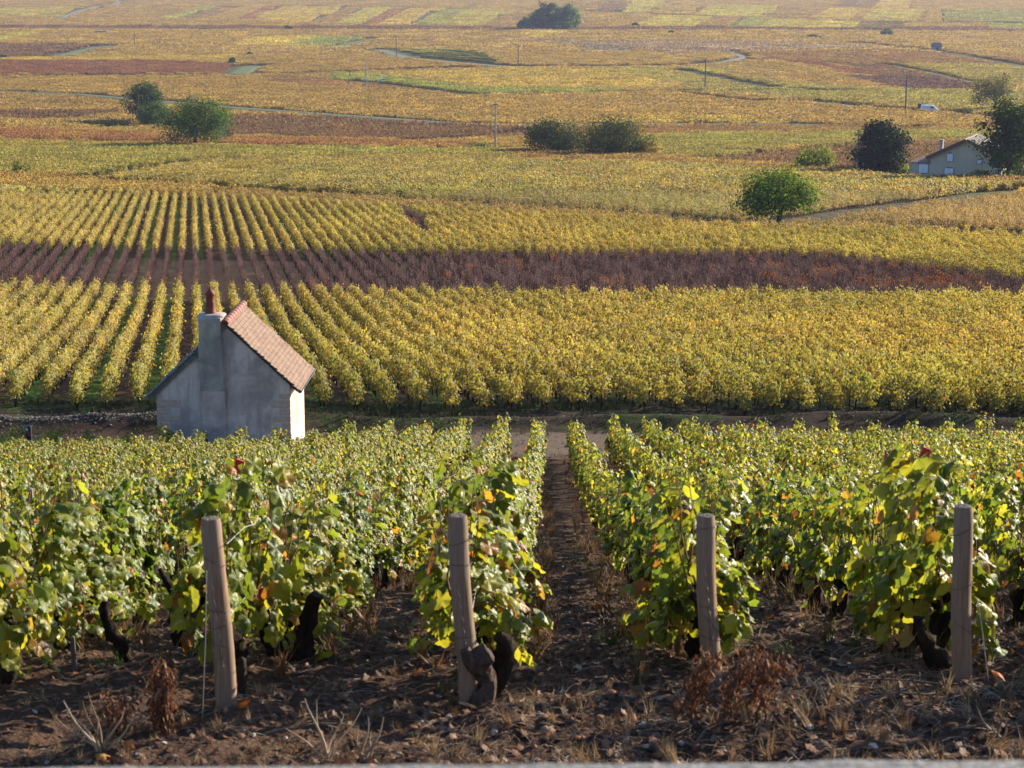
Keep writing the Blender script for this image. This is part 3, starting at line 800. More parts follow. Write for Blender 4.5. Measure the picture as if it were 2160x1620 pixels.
plot('long rusty red vineyard at the left', 'rust', 'red', [(W0, 133), (300, 131), (500, 140), (500, 158), (250, 160), (W0, 163)], dirn=R(60))
plot('thin bright yellow vineyard strip at the left', 'yel', 'gold', [(W0, 122), (130, 126), (500, 121), (480, 131), (W0, 132)], dirn=R(60))
plot('orange vineyard strip right of the small green triangle', 'orange', 'gold', [(540, 124), (820, 128), (1000, 143), (720, 151), (540, 156)], dirn=R(60))
plot('brown wedge of vineyard at the left edge', 'brown', 'rust', [(W0, 92), (220, 96), (150, 112), (115, 124), (W0, 126)], dirn=R(60))
plot('golden band of vineyard across the middle left', 'gold', 'orange', [(200, 62), (560, 66), (480, 98), (260, 96), (W0, 88), (W0, 62)], dirn=R(60))
plot('yellow wedge of vineyard at far left', 'yel', 'ygreen', [(W0, 78), (0, 78), (100, 63), (60, 80), (0, 90), (W0, 95)], dirn=R(60))
plot('bright yellow rectangle of vineyard on the plain', 'yel', 'yel', [(480, 98), (560, 78), (665, 79), (610, 99)], dirn=R(20))
plot('pale green rectangle of vineyard beside the yellow one', 'green', 'ygreen', [(610, 99), (665, 79), (795, 82), (740, 102)], dirn=R(20))
plot('rusty band of vineyard below the distant patchwork', 'rust', 'purple', [(W0, 56), (W1, 60), (W1, 68), (1100, 66), (W0, 62)], dirn=R(60))
plot('small yellow plot right below the distant wood', 'yel', 'gold', [(1080, 84), (1115, 67), (1190, 66), (1150, 83)], dirn=R(20))
plot('dark plot with separate rows left of the tall pole', 'dgreen', 'ggold', [(800, 106), (1020, 110), (1062, 136), (900, 131), (830, 119)], 'rows', R(-28))
plot('little striped yellow plot on the plain', 'yel', 'gold', [(1030, 105), (1035, 95), (1065, 95), (1062, 105)], 'rows', R(30))
plot('little dark striped plot on the plain', 'brown', 'dgreen', [(1228, 110), (1225, 97), (1330, 100), (1340, 110)], 'rows', R(30))
plot('pale lilac strip of nearly bare vines', 'pale', 'rust', [(1000, 83), (1280, 90), (1440, 88), (1700, 93), (1880, 105), (1700, 108), (1560, 112), (1420, 120), (1300, 100), (1100, 90)], dirn=R(60))
plot('rusty plot left of the grey hut', 'rust', 'orange', [(1570, 114), (1700, 110), (1900, 110), (2000, 118), (W1, 150), (W1, 160), (1640, 132)], dirn=R(60))
plot('gold strip right of the grey hut', 'gold', 'ggold', [(1640, 134), (W1, 146), (W1, 195), (2060, 180), (1900, 162), (1800, 140)], dirn=R(60))
plot('reddish brown plot between two green tracks', 'rust', 'brown', [(1770, 138), (1860, 140), (2040, 180), (1900, 166), (1850, 163)], dirn=R(60))
plot('narrow dark red wedge of vineyard', 'red', 'rust', [(1660, 131), (1720, 133), (1860, 164), (1800, 160)], dirn=R(60))
plot('gold wedge under the dark red wedge', 'gold', 'orange', [(1560, 134), (1660, 133), (1800, 162), (1640, 160)], dirn=R(60))
plot('dark purple lens of bare vineyard behind the tall pole', 'purple', 'purple', [(1770, 164), (1900, 166), (1960, 167), (2052, 180), (2060, 193), (1930, 194), (1860, 184)], dirn=R(60))
plot('thin bright orange strip of vineyard', 'orange', 'orange', [(1640, 161), (1720, 166), (1910, 191), (1860, 192), (1660, 172)], dirn=R(60))
plot('pale green-gold vineyard behind the white van', 'ggold', 'gold', [(1440, 160), (1520, 160), (1640, 176), (1860, 194), (W1, 200), (W1, 262), (2080, 244), (1900, 228), (1760, 219), (1600, 205), (1440, 195)], dirn=R(60))
plot('golden ribbon of vines under the long hedge line', 'gold', 'ygreen', [(1240, 150), (1440, 146), (1560, 150), (1440, 180), (1340, 165)], dirn=R(60))
tw = [((W0, 20), 0)]
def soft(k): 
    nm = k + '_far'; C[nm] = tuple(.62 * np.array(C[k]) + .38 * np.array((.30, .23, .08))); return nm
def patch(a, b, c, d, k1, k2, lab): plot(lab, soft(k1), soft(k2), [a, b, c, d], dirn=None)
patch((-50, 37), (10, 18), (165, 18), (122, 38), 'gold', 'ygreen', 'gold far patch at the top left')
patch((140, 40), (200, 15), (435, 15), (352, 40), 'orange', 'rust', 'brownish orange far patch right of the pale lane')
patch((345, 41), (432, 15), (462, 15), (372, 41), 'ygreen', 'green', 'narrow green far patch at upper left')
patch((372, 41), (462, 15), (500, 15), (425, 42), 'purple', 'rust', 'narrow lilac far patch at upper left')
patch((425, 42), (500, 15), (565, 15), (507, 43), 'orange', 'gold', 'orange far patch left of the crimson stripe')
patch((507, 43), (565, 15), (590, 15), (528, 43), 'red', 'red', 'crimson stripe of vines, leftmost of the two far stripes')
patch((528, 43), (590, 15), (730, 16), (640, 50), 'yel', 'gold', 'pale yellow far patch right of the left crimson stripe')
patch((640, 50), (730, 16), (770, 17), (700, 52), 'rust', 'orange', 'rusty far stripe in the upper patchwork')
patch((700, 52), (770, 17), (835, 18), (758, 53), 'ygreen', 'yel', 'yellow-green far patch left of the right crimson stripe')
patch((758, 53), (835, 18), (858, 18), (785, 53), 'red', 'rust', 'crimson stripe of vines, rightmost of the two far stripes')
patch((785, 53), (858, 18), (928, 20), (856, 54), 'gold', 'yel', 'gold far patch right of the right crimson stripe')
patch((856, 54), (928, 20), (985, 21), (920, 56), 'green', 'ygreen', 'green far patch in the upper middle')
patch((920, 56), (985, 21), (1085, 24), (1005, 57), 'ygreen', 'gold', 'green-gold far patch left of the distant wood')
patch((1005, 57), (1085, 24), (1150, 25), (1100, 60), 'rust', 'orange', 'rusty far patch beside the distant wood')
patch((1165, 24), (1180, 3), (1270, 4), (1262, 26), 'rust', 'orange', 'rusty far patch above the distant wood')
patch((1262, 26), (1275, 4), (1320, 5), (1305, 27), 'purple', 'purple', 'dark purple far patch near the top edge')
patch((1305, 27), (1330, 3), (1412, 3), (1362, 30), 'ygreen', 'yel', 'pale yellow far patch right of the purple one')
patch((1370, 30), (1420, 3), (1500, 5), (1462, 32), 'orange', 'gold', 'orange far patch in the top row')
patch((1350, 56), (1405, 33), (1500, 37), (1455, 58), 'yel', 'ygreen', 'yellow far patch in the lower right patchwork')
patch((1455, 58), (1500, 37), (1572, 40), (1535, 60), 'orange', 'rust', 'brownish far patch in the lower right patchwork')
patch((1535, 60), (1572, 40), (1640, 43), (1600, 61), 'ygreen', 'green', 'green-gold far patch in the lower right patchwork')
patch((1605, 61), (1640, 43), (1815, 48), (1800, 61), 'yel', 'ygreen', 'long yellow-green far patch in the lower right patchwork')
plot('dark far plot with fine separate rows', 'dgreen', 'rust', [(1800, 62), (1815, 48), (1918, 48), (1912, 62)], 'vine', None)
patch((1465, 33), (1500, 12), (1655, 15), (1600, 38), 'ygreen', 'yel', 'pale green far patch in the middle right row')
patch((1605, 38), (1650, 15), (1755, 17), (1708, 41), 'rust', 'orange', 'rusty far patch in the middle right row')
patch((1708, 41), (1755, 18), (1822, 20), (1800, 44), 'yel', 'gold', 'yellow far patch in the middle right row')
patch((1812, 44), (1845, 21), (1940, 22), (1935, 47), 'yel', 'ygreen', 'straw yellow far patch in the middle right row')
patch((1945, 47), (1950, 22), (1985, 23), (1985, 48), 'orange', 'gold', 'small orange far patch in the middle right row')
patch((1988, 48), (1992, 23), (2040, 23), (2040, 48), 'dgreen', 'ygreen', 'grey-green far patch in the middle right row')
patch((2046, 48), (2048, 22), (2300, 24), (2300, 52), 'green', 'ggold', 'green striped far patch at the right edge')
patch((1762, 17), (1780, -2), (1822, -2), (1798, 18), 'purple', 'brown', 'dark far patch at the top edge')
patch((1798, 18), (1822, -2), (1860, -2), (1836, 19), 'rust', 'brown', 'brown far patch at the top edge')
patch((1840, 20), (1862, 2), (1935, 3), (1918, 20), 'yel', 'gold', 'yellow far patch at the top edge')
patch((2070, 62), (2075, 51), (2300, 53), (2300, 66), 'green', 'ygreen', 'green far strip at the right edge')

# tracks and roads: (points, half width m, kind)
tracks = [
 ([(W0, 178), (0, 198), (150, 203), (280, 214), (480, 232), (720, 250), (960, 268), (1110, 270), (1440, 268), (1700, 270), (1900, 275)], 3.2, 'verge', 'long grassy track crossing the middle distance', 1.3),
 ([(800, 106), (850, 122), (960, 133), (1080, 143), (1250, 143), (1440, 141), (1520, 133), (1570, 128), (1620, 128)], 3.6, 'verge', 'curving farm lane behind the yellow-orange tongue', 1.4),
 ([(1520, 133), (1570, 122), (1540, 110)], 1.8, 'pale', 'pale stub of lane beside the lilac strip', None),
 ([(700, 102), (740, 92), (795, 82)], 3., 'verge', 'green lane beside the pale green rectangle', None),
 ([(120, 42), (165, 24), (200, 15), (240, 10), (255, 2)], 3., 'pale', 'pale winding lane at the top left', None),
 ([(115, 122), (150, 113), (205, 101), (270, 96)], 3.5, 'verge', 'green track joining the fields at upper left', None),
 ([(1700, 216), (1850, 231), (1990, 241), (2110, 252), (W1, 290)], 2.4, 'asph', 'narrow grey lane carrying the white van', None),
 ([(500, 158), (525, 142), (540, 140)], 3.4, 'verge', 'small green triangle of grass on the plain', None),
 ([(1740, 136), (1870, 138), (1960, 155), (2060, 178)], 1.6, 'verge', 'green track between rusty and golden plots', None),
 ([(1790, 90), (1960, 108), (2160, 142), (W1, 190)], 3.0, 'none', '', None),
 ([(W0, 60), (540, 52), (800, 56), (1100, 60), (1440, 58), (1800, 64), (W1, 70)], 2.6, 'none', '', None),
 ([(W0, 12), (240, 13), (720, 15), (1100, 22), (1400, 32), (1800, 46), (2300, 50)], 5., 'none', '', None),
 ([(170, 385), (225, 378), (330, 358), (500, 343), (620, 342)], 2.2, 'none', '', None),
 ([(W0, 388), (120, 389), (215, 390), (400, 402), (850, 430), (1250, 455), (1540, 478), (1650, 476), (1800, 458), (1897, 442), (2020, 426), (2160, 406)], 2.6, 'none', '', None),
 ([(1540, 485), (1800, 484), (2160, 500), (W1, 512)], 2.0, 'none', '', None),
 ([(W0, 292), (340, 309), (700, 319), (1050, 322)], 2.2, 'none', '', None),
 ([(W0, 164), (500, 161), (720, 155), (900, 147), (1080, 143)], 3., 'none', '', None),
 ([(720, 172), (860, 186), (1000, 204), (1440, 196), (1760, 196)], 2.4, 'none', '', None),
 ([(1440, 150), (1640, 190), (1860, 196)], 2.4, 'none', '', None),
 ([(1440, 200), (1600, 218), (1700, 216)], 2., 'none', '', None),
 ([(1480, 346), (1650, 328), (1900, 305), (W1, 300)], 2.2, 'none', '', None),
 ([(1100, 282), (1000, 296), (880, 305)], 1.8, 'none', '', None),
 ([(460, 240), (470, 300)], 1.5, 'none', '', None),
]
tw_pts = []
for pts, w, kind, lab, w2 in tracks:
    P2 = np.array([at(px, max(py, -40))[:2] for px, py in pts]); tw_pts.append((P2, w * ((1.5 if P2[:, 1].mean() < 420 else 1.9) if kind == 'none' else 2.0)))
def near_track(x, y, pad=0.0):
    out = np.zeros(len(x), bool)
    for P2, w in tw_pts:
        for a, b in zip(P2[:-1], P2[1:]):
            d = b - a; L = (d * d).sum()
            t = np.clip(((x - a[0]) * d[0] + (y - a[1]) * d[1]) / L, 0, 1)
            dd = np.hypot(x - a[0] - t * d[0], y - a[1] - t * d[1])
            out |= dd < w + pad
    return out
def densify(P2, step):
    out = [P2[0]]
    for a, b in zip(P2[:-1], P2[1:]):
        n = max(1, int(np.hypot(*(b - a)) / step))
        for i in range(1, n + 1): out.append(a + (b - a) * i / n)
    out = np.array(out)
    for _ in range(6): out[1:-1] = .5 * out[1:-1] + .25 * (out[2:] + out[:-2])
    return out
for (pts, w, kind, lab, w2), (P2, _) in zip(tracks, tw_pts):
    if kind == 'none': continue
    Q = densify(P2, 3.5); t = np.gradient(Q, axis=0); t /= np.linalg.norm(t, axis=1)[:, None]; nr = np.stack([-t[:, 1], t[:, 0]], -1)
    def strip(width, dz, m, name, lb):
        nn = 9; us = np.linspace(-width, width, nn)
        wob = 1 + .18 * vnoise(np.arange(len(Q)) * .31, np.zeros(len(Q)), 3)
        pf = (1 - np.abs(us / width) ** 6)[None] if dz > .2 else 1; X = Q[:, None, 0] + nr[:, None, 0] * us[None] * wob[:, None]; Y = Q[:, None, 1] + nr[:, None, 1] * us[None] * wob[:, None]
        V = np.stack([X, Y, H(X, Y) + dz * pf + .02], -1).reshape(-1, 3)
        i = np.arange(len(Q) - 1)[:, None] * nn; j = np.arange(nn - 1)[None]
        f = np.stack([i + j, i + nn + j, i + nn + j + 1, i + j + 1], -1).reshape(-1, 4)
        mb = MB(); mb.add(V, f, 0); tag(mb.build(name, m), lb, 'track', kind='structure')
    wb = w * (1.25 if w < 4 else 1.0); lift = (.85 if kind == 'verge' and Q[:, 1].mean() < 720 else .3)
    strip(wb, lift, {'verge': M_verge, 'pale': M_track, 'asph': M_asph}[kind], 'grass_track' if kind == 'verge' else ('dirt_track' if kind == 'pale' else 'road'), lab)
    if w2: strip(w2, lift + .06, M_track, 'dirt_track', 'worn pale surface of the ' + lab)

polyarr = [p[5] for p in plots]
clear_spots = []     # filled before planting: (x, y, r)
def keep_clear(px, py, r): x, y, _ = at(px, py); clear_spots.append((x, y, r))
keep_clear(1640, 474, 3.0); keep_clear(1855, 368, 8.5); keep_clear(2010, 379, 12.); keep_clear(2125, 384, 8.); keep_clear(412, 312, 2.)
keep_clear(1167, 326, 5.); keep_clear(1285, 332, 7.); keep_clear(310, 268, 12.); keep_clear(1977, 108, 6); keep_clear(1155, 62, 22.); keep_clear(1190, 62, 16.); keep_clear(1715, 364, 3.5); keep_clear(1964, 240, 4.); keep_clear(810, 174, 5.)
keep_clear(255, 268, 9.); keep_clear(200, 268, 7.); keep_clear(1950, 376, 8.); keep_clear(2070, 382, 10.)
LODS = [('one', 60, 232, 1.0, 1.0), ('four', 232, 470, 4.0, 1.0), ('blk', 470, 1000, 4.0, 4.0), ('big', 1000, 3300, 10.0, 10.0)]
for pi, (lab, k1, k2, mode, dirn, poly) in enumerate(plots):
    base = np.array([at(px, py)[:2] for px, py in poly])
    if dirn is None:
        a, b = base[0], base[1]; dirn = math.atan2(b[0] - a[0], b[1] - a[1])
    al = np.array([math.sin(dirn), math.cos(dirn)]); ac = np.array([math.cos(dirn), -math.sin(dirn)])
    if pi == 0: base = np.array([(-900, 215), (900, 215), (-900, 3300), (900, 3300.)])
    fullext = base
    sets = []
    for key, ya, yb, la, lc in LODS:
        if base[:, 1].max() < ya or base[:, 1].min() > yb: continue
        E = fullext
        if pi == 0: 
            w = .30 * yb + 20; E = np.array([(-w, max(ya, 215)), (w, max(ya, 215)), (-w, yb), (w, yb)])
        u = E @ al; v = E @ ac
        us = np.arange(math.floor(u.min() / la) * la, u.max() + la, la); vs = np.arange(math.floor(v.min() / lc) * lc, v.max() + lc, lc)
        if mode == 'rows': vs = vs[::1]; 
        if mode == 'rows' : vs = np.arange(v.min(), v.max(), 9.0)
        U, V_ = np.meshgrid(us, vs); U = U.ravel(); V_ = V_.ravel()
        if key == 'one': V_ = V_ + rng.normal(0, .035, len(V_)); U = U + rng.normal(0, .06, len(U))
        x = U * al[0] + V_ * ac[0]; y = U * al[1] + V_ * ac[1]
        m = (y >= ya) & (y < yb) & (np.abs(x) < .29 * y + 10) & (y > 64)
        x, y = x[m], y[m]
        if not len(x): continue
        z = H(x, y); px, py, s = proj(x, y, z)
        own = inpoly(px, py, poly)
        x, y, z, px, py = x[own], y[own], z[own], px[own], py[own]
        for q in range(pi + 1, len(plots)):
            if not len(x): break
            o2 = inpoly(px, py, polyarr[q]); x, y, z, px, py = x[~o2], y[~o2], z[~o2], px[~o2], py[~o2]
        if not len(x): continue
        pad = {'one': 0, 'four': .2, 'blk': 1.2, 'big': 2.5}[key]
        nt_ = near_track(x, y, pad)
        for cx, cy, cr in clear_spots: nt_ |= np.hypot(x - cx, y - cy) < cr
        # the hut yard and track in front of the slope
        nt_ |= (y < np.where(x > 0, 66.5 - .07 * x, 66.5 - .06 * x) + .2 * np.sin(x * .7)) 
        x, y, z = x[~nt_], y[~nt_], z[~nt_]
        if len(x): sets.append((key, x, y, z))
    col1, col2 = np.array(C[k1]), np.array(C[k2])
    for key, x, y, z in sets:
        n = len(x)
        miss = rng.random(n) > (.05 if key == 'one' else 0)
        x, y, z = x[miss], y[miss], z[miss]; n = len(x)
        t = np.clip(.5 + 1.3 * fbm(x / 9, y / 20, 40 + pi, 3) + rng.normal(0, .26, n), 0, 1)[:, None]
        a = col1 * (1 - .35 * t) + col2 * .35 * t; b = col1 * (.35 * (1 - t)) + col2 * (1 - .35 * (1 - t))
        if key == 'one' and mode == 'vine':
            t2 = sstep(80, 68, y)[:, None] * .4 if False else np.clip((84 - y) / 16, 0, 1)[:, None] * .45
            a = a * (1 - t2) + np.array([.13, .17, .03]) * t2
        br = np.exp(rng.normal(0, .13, n) + .35 * fbm(x / 5, y / 9, 60 + pi, 3))[:, None]; a = a * br; b = b * br
        kk = 'bare' if (mode == 'bare' and key in ('one',)) else key
        if mode == 'bare':
            a = np.tile([.13, .06, .05], (n, 1)); b = np.tile([.19, .09, .065], (n, 1))
            hot = (fbm(x / 3.0, y / 5.0, 91, 3) > .42) | ((x > 16) & (y > 128) & (fbm(x / 2.0, y / 3.0, 93, 2) > .25))
            a[hot] = [.42, .13, .02]; b[hot] = [.5, .25, .04]
        sc = {'one': .93, 'bare': .95}.get(kk, 1.)
        scl = np.stack([rng.choice([-1, 1], n) * rng.uniform(.8, 1.2, n) * (1 if key != 'one' else .66), np.ones(n), rng.uniform(.80, 1.14, n) * sc], -1)
        if mode == 'rows': scl[:, 0] *= .22 if key != 'big' else .3
        nm = {'vine': 'vineyard', 'bare': 'bare_vines', 'rows': 'vineyard'}[mode]
        L_ = lab if len(sets) == 1 else lab + {'one': '', 'four': ', nearer part' if key == sets[0][0] else ', middle part', 'blk': ', farther part', 'big': ', farthest part'}[key]
        scatter(nm, np.stack([x, y, z], -1), np.full(n, -dirn), scl, rng.integers(0, 12, n), kk, prot[kk], a, b, L_, 'vineyard')

# ------------------------------------------------------------------ trees and bushes
def tree(name, label, cat, px, pbase, wpx, hpx, c1, c2, n=3600, trunk=.25, shape='round', leaf=None, group=None, seed=None, asym=0, kids=True):
    x, y, z = at(px, pbase); s = pxm(x, y, z); W = wpx / s * 1.14; Hh = hpx / s * 1.08
    r_ = np.random.default_rng(seed if seed is not None else int(px * 7 + pbase))
    root = empty(name, (x, y, z), 0, label, cat, group)
    cz0 = Hh * trunk; ch = Hh - cz0
    lf = leaf or max(.16, 1.6 / s * 2.2)
    # clump centres
    nc = max(28, int(n / 115)); cen = []
    while len(cen) < nc:
        p = r_.uniform(-1, 1, 3)
        rr = np.linalg.norm(p)
        if rr > 1 or rr < .35: continue
        if shape == 'cone' and math.hypot(p[0], p[1]) > (1.05 - p[2]) * .62 + .12: continue
        if shape == 'umbrella' and p[2] < -.35 and math.hypot(p[0], p[1]) < .5: continue
        if shape == 'mound' and p[2] < -.9: continue
        cen.append(p)
    cen = np.array(cen); bump = 1 + .20 * r_.normal(0, 1, nc).clip(-1.2, 1.2)
    cen = cen * bump[:, None]
    cen[:, 0] += asym * (cen[:, 2])
    Cn = np.stack([cen[:, 0] * W / 2 * .88, cen[:, 1] * W / 2 * .88, cz0 + ch / 2 + cen[:, 2] * ch / 2 * .88], -1)
    per = n // nc; sg = W * .088
    pos = (Cn[:, None, :] + r_.normal(0, 1, (nc, per, 3)) * sg * np.array([1, 1, .7])).reshape(-1, 3)
    pos[:, 2] = np.maximum(pos[:, 2], lf * .3)
    ctr = np.array([0, 0, cz0 + ch * .4]); nn = norm(pos - ctr) + r_.normal(0, .55, pos.shape); nn[:, 2] += .35
    mb = MB(); b = np.repeat(r_.uniform(-.1, 1.1, nc), per) + r_.normal(0, .18, nc * per)
    v = np.repeat(r_.random(nc), per) * .6 + r_.random(nc * per) * .4
    add_leaves(mb, pos, nn, r_.normal(0, 1, pos.shape) - np.array([0, 0, .6]), r_.uniform(.6, 1.2, len(pos)) * lf, r_, 'lo', 0, v=v * .9, b=b.clip(0, 1))
    cr = mb.build('crown', M_tree, root); cr['c1'] = list(map(float, c1)); cr['c2'] = list(map(float, c2))
    tb = MB(); tr = max(.05, W * .028); m_ = 7; t = np.linspace(0, 1, m_)
    tp = np.stack([.04 * W * np.sin(t * 2.5) * r_.uniform(-1, 1), np.zeros(m_), -.2 + t * (cz0 + ch * .45 + .2)], -1)
    tb.tube(tp, tr * (1.35 - .8 * t), 8, 0)
    for q in range(9):
        tgt = Cn[r_.integers(0, nc)]; st = tp[3 + q % 3]; k = np.linspace(0, 1, 5)[:, None]
        mid = (st + tgt) / 2 + np.array([0, 0, .08 * ch]); pth = (1 - k)**2 * st + 2 * k * (1 - k) * mid + k**2 * tgt
        tb.tube(pth, tr * .5 * (1.1 - .85 * k[:, 0]), 5, 0)
    tb.build('trunk', M_trunk, root)
    return root
DG = (.030, .055, .018); MG = (.055, .095, .022); YG = (.14, .17, .03); OL = (.085, .085, .025); AU = (.20, .13, .035); BK = (.012, .026, .015)
tree('round_tree', 'lone round green tree with yellow-lit edges standing among golden vines', 'tree', 1640, 474, 150, 110, (.075, .14, .016), (.24, .27, .035), 8500, .10, 'umbrella', .2)
tree('oak_tree', 'broad green tree with visible trunk left of centre distance', 'tree', 412, 315, 132, 97, (.042, .09, .014), (.13, .165, .025), 11000, .12, 'umbrella', .30)
tree('dark_tree', 'tall dark tree, taller of the overlapping pair at upper left', 'tree', 308, 262, 76, 82, (.04, .075, .025), (.07, .11, .03), 5200, .1)
tree('bushy_tree', 'lower bushy green tree in front of the tall dark one', 'tree', 322, 268, 62, 48, (.06, .10, .025), (.10, .14, .03), 4200, .04)
tree('dark_bush', 'large dark rounded bush, left of the two in the middle distance', 'bush', 1166, 330, 112, 70, (.035, .048, .018), (.06, .068, .024), 7500, .0, 'mound')
tree('dark_bush', 'large dark olive bush, right of the two in the middle distance', 'bush', 1286, 336, 136, 78, (.045, .06, .02), (.10, .10, .03), 8500, .0, 'mound')
tree('orange_bush', 'small orange bush at the right end of the dark bushes', 'bush', 1374, 336, 40, 34, (.30, .17, .03), (.22, .15, .04), 1200, .0, 'mound')
tree('green_bush', 'low green shrub just right of the right dark bush', 'bush', 1345, 335, 34, 36, (.06, .075, .025), (.10, .10, .03), 900, .0, 'mound')
tree('yellow_bush', 'rounded yellow-green bush left of the dark conifer', 'bush', 1716, 367, 78, 52, (.18, .20, .035), (.30, .28, .045), 3200, .0, 'mound', .3)
tree('conifer', 'dense almost black evergreen left of the shuttered house', 'tree', 1856, 372, 104, 110, (.010, .022, .014), (.014, .030, .016), 7500, .02, 'round', .35)
tree('tall_tree', 'tall dark green tree overlapping the right side of the house', 'tree', 2122, 386, 118, 164, (.03, .055, .016), (.06, .09, .022), 8500, .04, 'round', .36)
tree('autumn_tree', 'sparse olive and brown autumn tree at upper right', 'tree', 2096, 238, 88, 76, (.10, .095, .03), (.17, .11, .035), 2400, .22, 'umbrella')
for i, (px, pb, w, h, c1, c2, lab) in enumerate([(1108, 62, 34, 20, DG, MG, 'small dark tree at the left tip of the distant wood'), (1140, 63, 50, 38, DG, MG, 'dark tree in the left half of the distant wood'),
      (1152, 64, 44, 60, DG, (.05, .08, .03), 'tallest dark blue-green tree of the distant wood'), (1174, 63, 46, 46, MG, (.08, .12, .035), 'mid green tree in the centre of the distant wood'), (1198, 63, 46, 48, (.07, .12, .035), YG, 'sunlit light green tree at the right end of the distant wood'), (1188, 66, 30, 18, MG, (.07, .10, .03), 'low green shrub in front of the distant wood')]):
    tree('wood_tree', lab, 'tree', px, pb, w, h, tuple(q * 1.3 for q in c1), tuple(q * 1.3 for q in c2), 3200, .0, 'mound', .95, group='trees of the distant wood')
for (px, pb, w, h, c1, c2, lab) in [
    (1167, 355, 24, 18, MG, (.10, .16, .05), 'small green shrub in the pinkish vineyard strip'), (1010, 319, 44, 16, (.09, .13, .04), YG, 'low pale green shrub right of the grassy mound'),
    (44, 380, 36, 34, YG, AU, 'sparse sapling near the left edge'), (230, 276, 40, 15, BK, DG, 'low dark scrub left of the pair of trees'), (270, 277, 44, 14, BK, DG, 'low dark scrub under the pair of trees'),
    (610, 65, 14, 10, DG, DG, 'tiny dark shrub on the far plain near the lilac plots'), (490, 138, 20, 14, DG, MG, 'small dark bush above the green triangle'), (527, 120, 8, 9, DG, DG, 'tiny dark shrub left of the far pole'),
    (1341, 57, 12, 8, (.06, .03, .03), DG, 'tiny brownish shrub right of the distant wood'), (1416, 73, 10, 8, MG, DG, 'tiny green shrub on the rusty band'), (1716, 82, 26, 8, DG, MG, 'flat dark shrub on the far gold band'),
    (1870, 76, 26, 14, MG, YG, 'small green shrub near the dark rowed plot'), (6, 126, 20, 8, BK, DG, 'tiny dark shrub at the left edge of the plain'), (1392, 362, 24, 40, (.16, .18, .03), YG, ''),
    (1903, 372, 26, 38, (.20, .22, .04), (.3, .28, .05), 'bright yellow-green shrub between conifer and house'), (2066, 384, 44, 22, BK, DG, 'dark low shrub before the lower right shutter')]:
    if not lab: continue
    tree('shrub', lab, 'bush', px, pb, w, h, c1, c2, 500 if w < 30 else 900, .0, 'mound')

# ------------------------------------------------------------------ power poles
M_pole = simple('pole_wood', (.06, .05, .045), (.12, .10, .09), 4, .9, .1)
M_polec = simple('pole_concrete', (.26, .25, .24), (.36, .35, .34), 4, .9, .1)
M_ins = simple('insulator', (.75, .78, .8), (.6, .62, .65), 4, .3, .5)
for px, pb, pt, cross, m, lab in [(1045, 320, 214, 1, M_polec, 'pale utility pole with insulators left of the dark bushes'), (1910, 233, 157, 0, M_pole, 'dark utility pole beside the white van'), (1487, 190, 124, 0, M_pole, 'dark utility pole right of the yellow-orange tongue'),
        (1093, 145, 94, 0, M_pole, 'dark utility pole behind the yellow-orange tongue'), (836, 120, 75, 2, M_pole, 'far utility pole with crossarm by the dark rowed plot'), (773, 189, 128, 0, M_polec, 'thin pole left of the parked car'),
        (284, 96, 65, 0, M_pole, 'thin far pole at upper left'), (1808, 372, 275, 1, M_polec, 'pale utility pole at the left side of the conifer'), (408, 300, 206, 1, M_polec, 'pale pole rising behind the broad green tree'), (738, 168, 148, 0, M_pole, 'short post at the lane left of the car')]:
    x, y, z = at(px, pb); s = pxm(x, y, z); h = (pb - pt) / s
    if px == 408: y += 8; x *= 1 + 8 / y; z = H1(x, y)
    root = empty('utility_pole', (x, y, z), 0, lab, 'utility pole', 'utility poles across the fields')
    mb = MB(); mb.tube([(0, 0, -.5), (0, 0, h * .5), (.02, 0, h)], np.array([.17, .15, .11]) * (1.25 if y > 500 else 1), 8, 0); mb.build('pole_shaft', m, root)
    if cross:
        w = 1.6 if cross == 2 else .45
        mb = MB(); mb.box((-w, -.07, h - .7), (w, .07, h - .55)); mb.build('crossarm', M_pole, root)
        for q in ((-.9 * w, .9 * w) if cross == 1 else (-.9 * w, 0, .9 * w)):
            mb = MB(); mb.lathe([(.0, .0), (.08, .0), (.11, .08), (.07, .16), (.10, .22), (.05, .3), (0, .31)], (q, 0, h - .55), 8); mb.build('insulator', M_ins, root)
for px, pb, h, lab in [(1092, 322, 5.5, 'small white marker post left of the dark bushes'), (1628, 270, 5, 'white marker post, left of two on the rusty strip'), (1716, 271, 5, 'white marker post, right of two on the rusty strip'), (1383, 80, 5, 'tiny white marker post right of the distant wood')]:
    x, y, z = at(px, pb); s = pxm(x, y, z)
    mb = MB(); w = 2.2 / s; mb.box((-w, -w, -.2), (w, w, h / s - .1)); mb.add([[-w,-w,h/s-.1],[w,-w,h/s-.1],[w,w,h/s-.1],[-w,w,h/s-.1],[0,0,h/s+.15]], [[0,1,4],[1,2,4],[2,3,4],[3,0,4]])
    o = mb.build('marker_post', M_ins); o.location = (x, y, z); tag(o, lab, 'post', 'white marker posts')

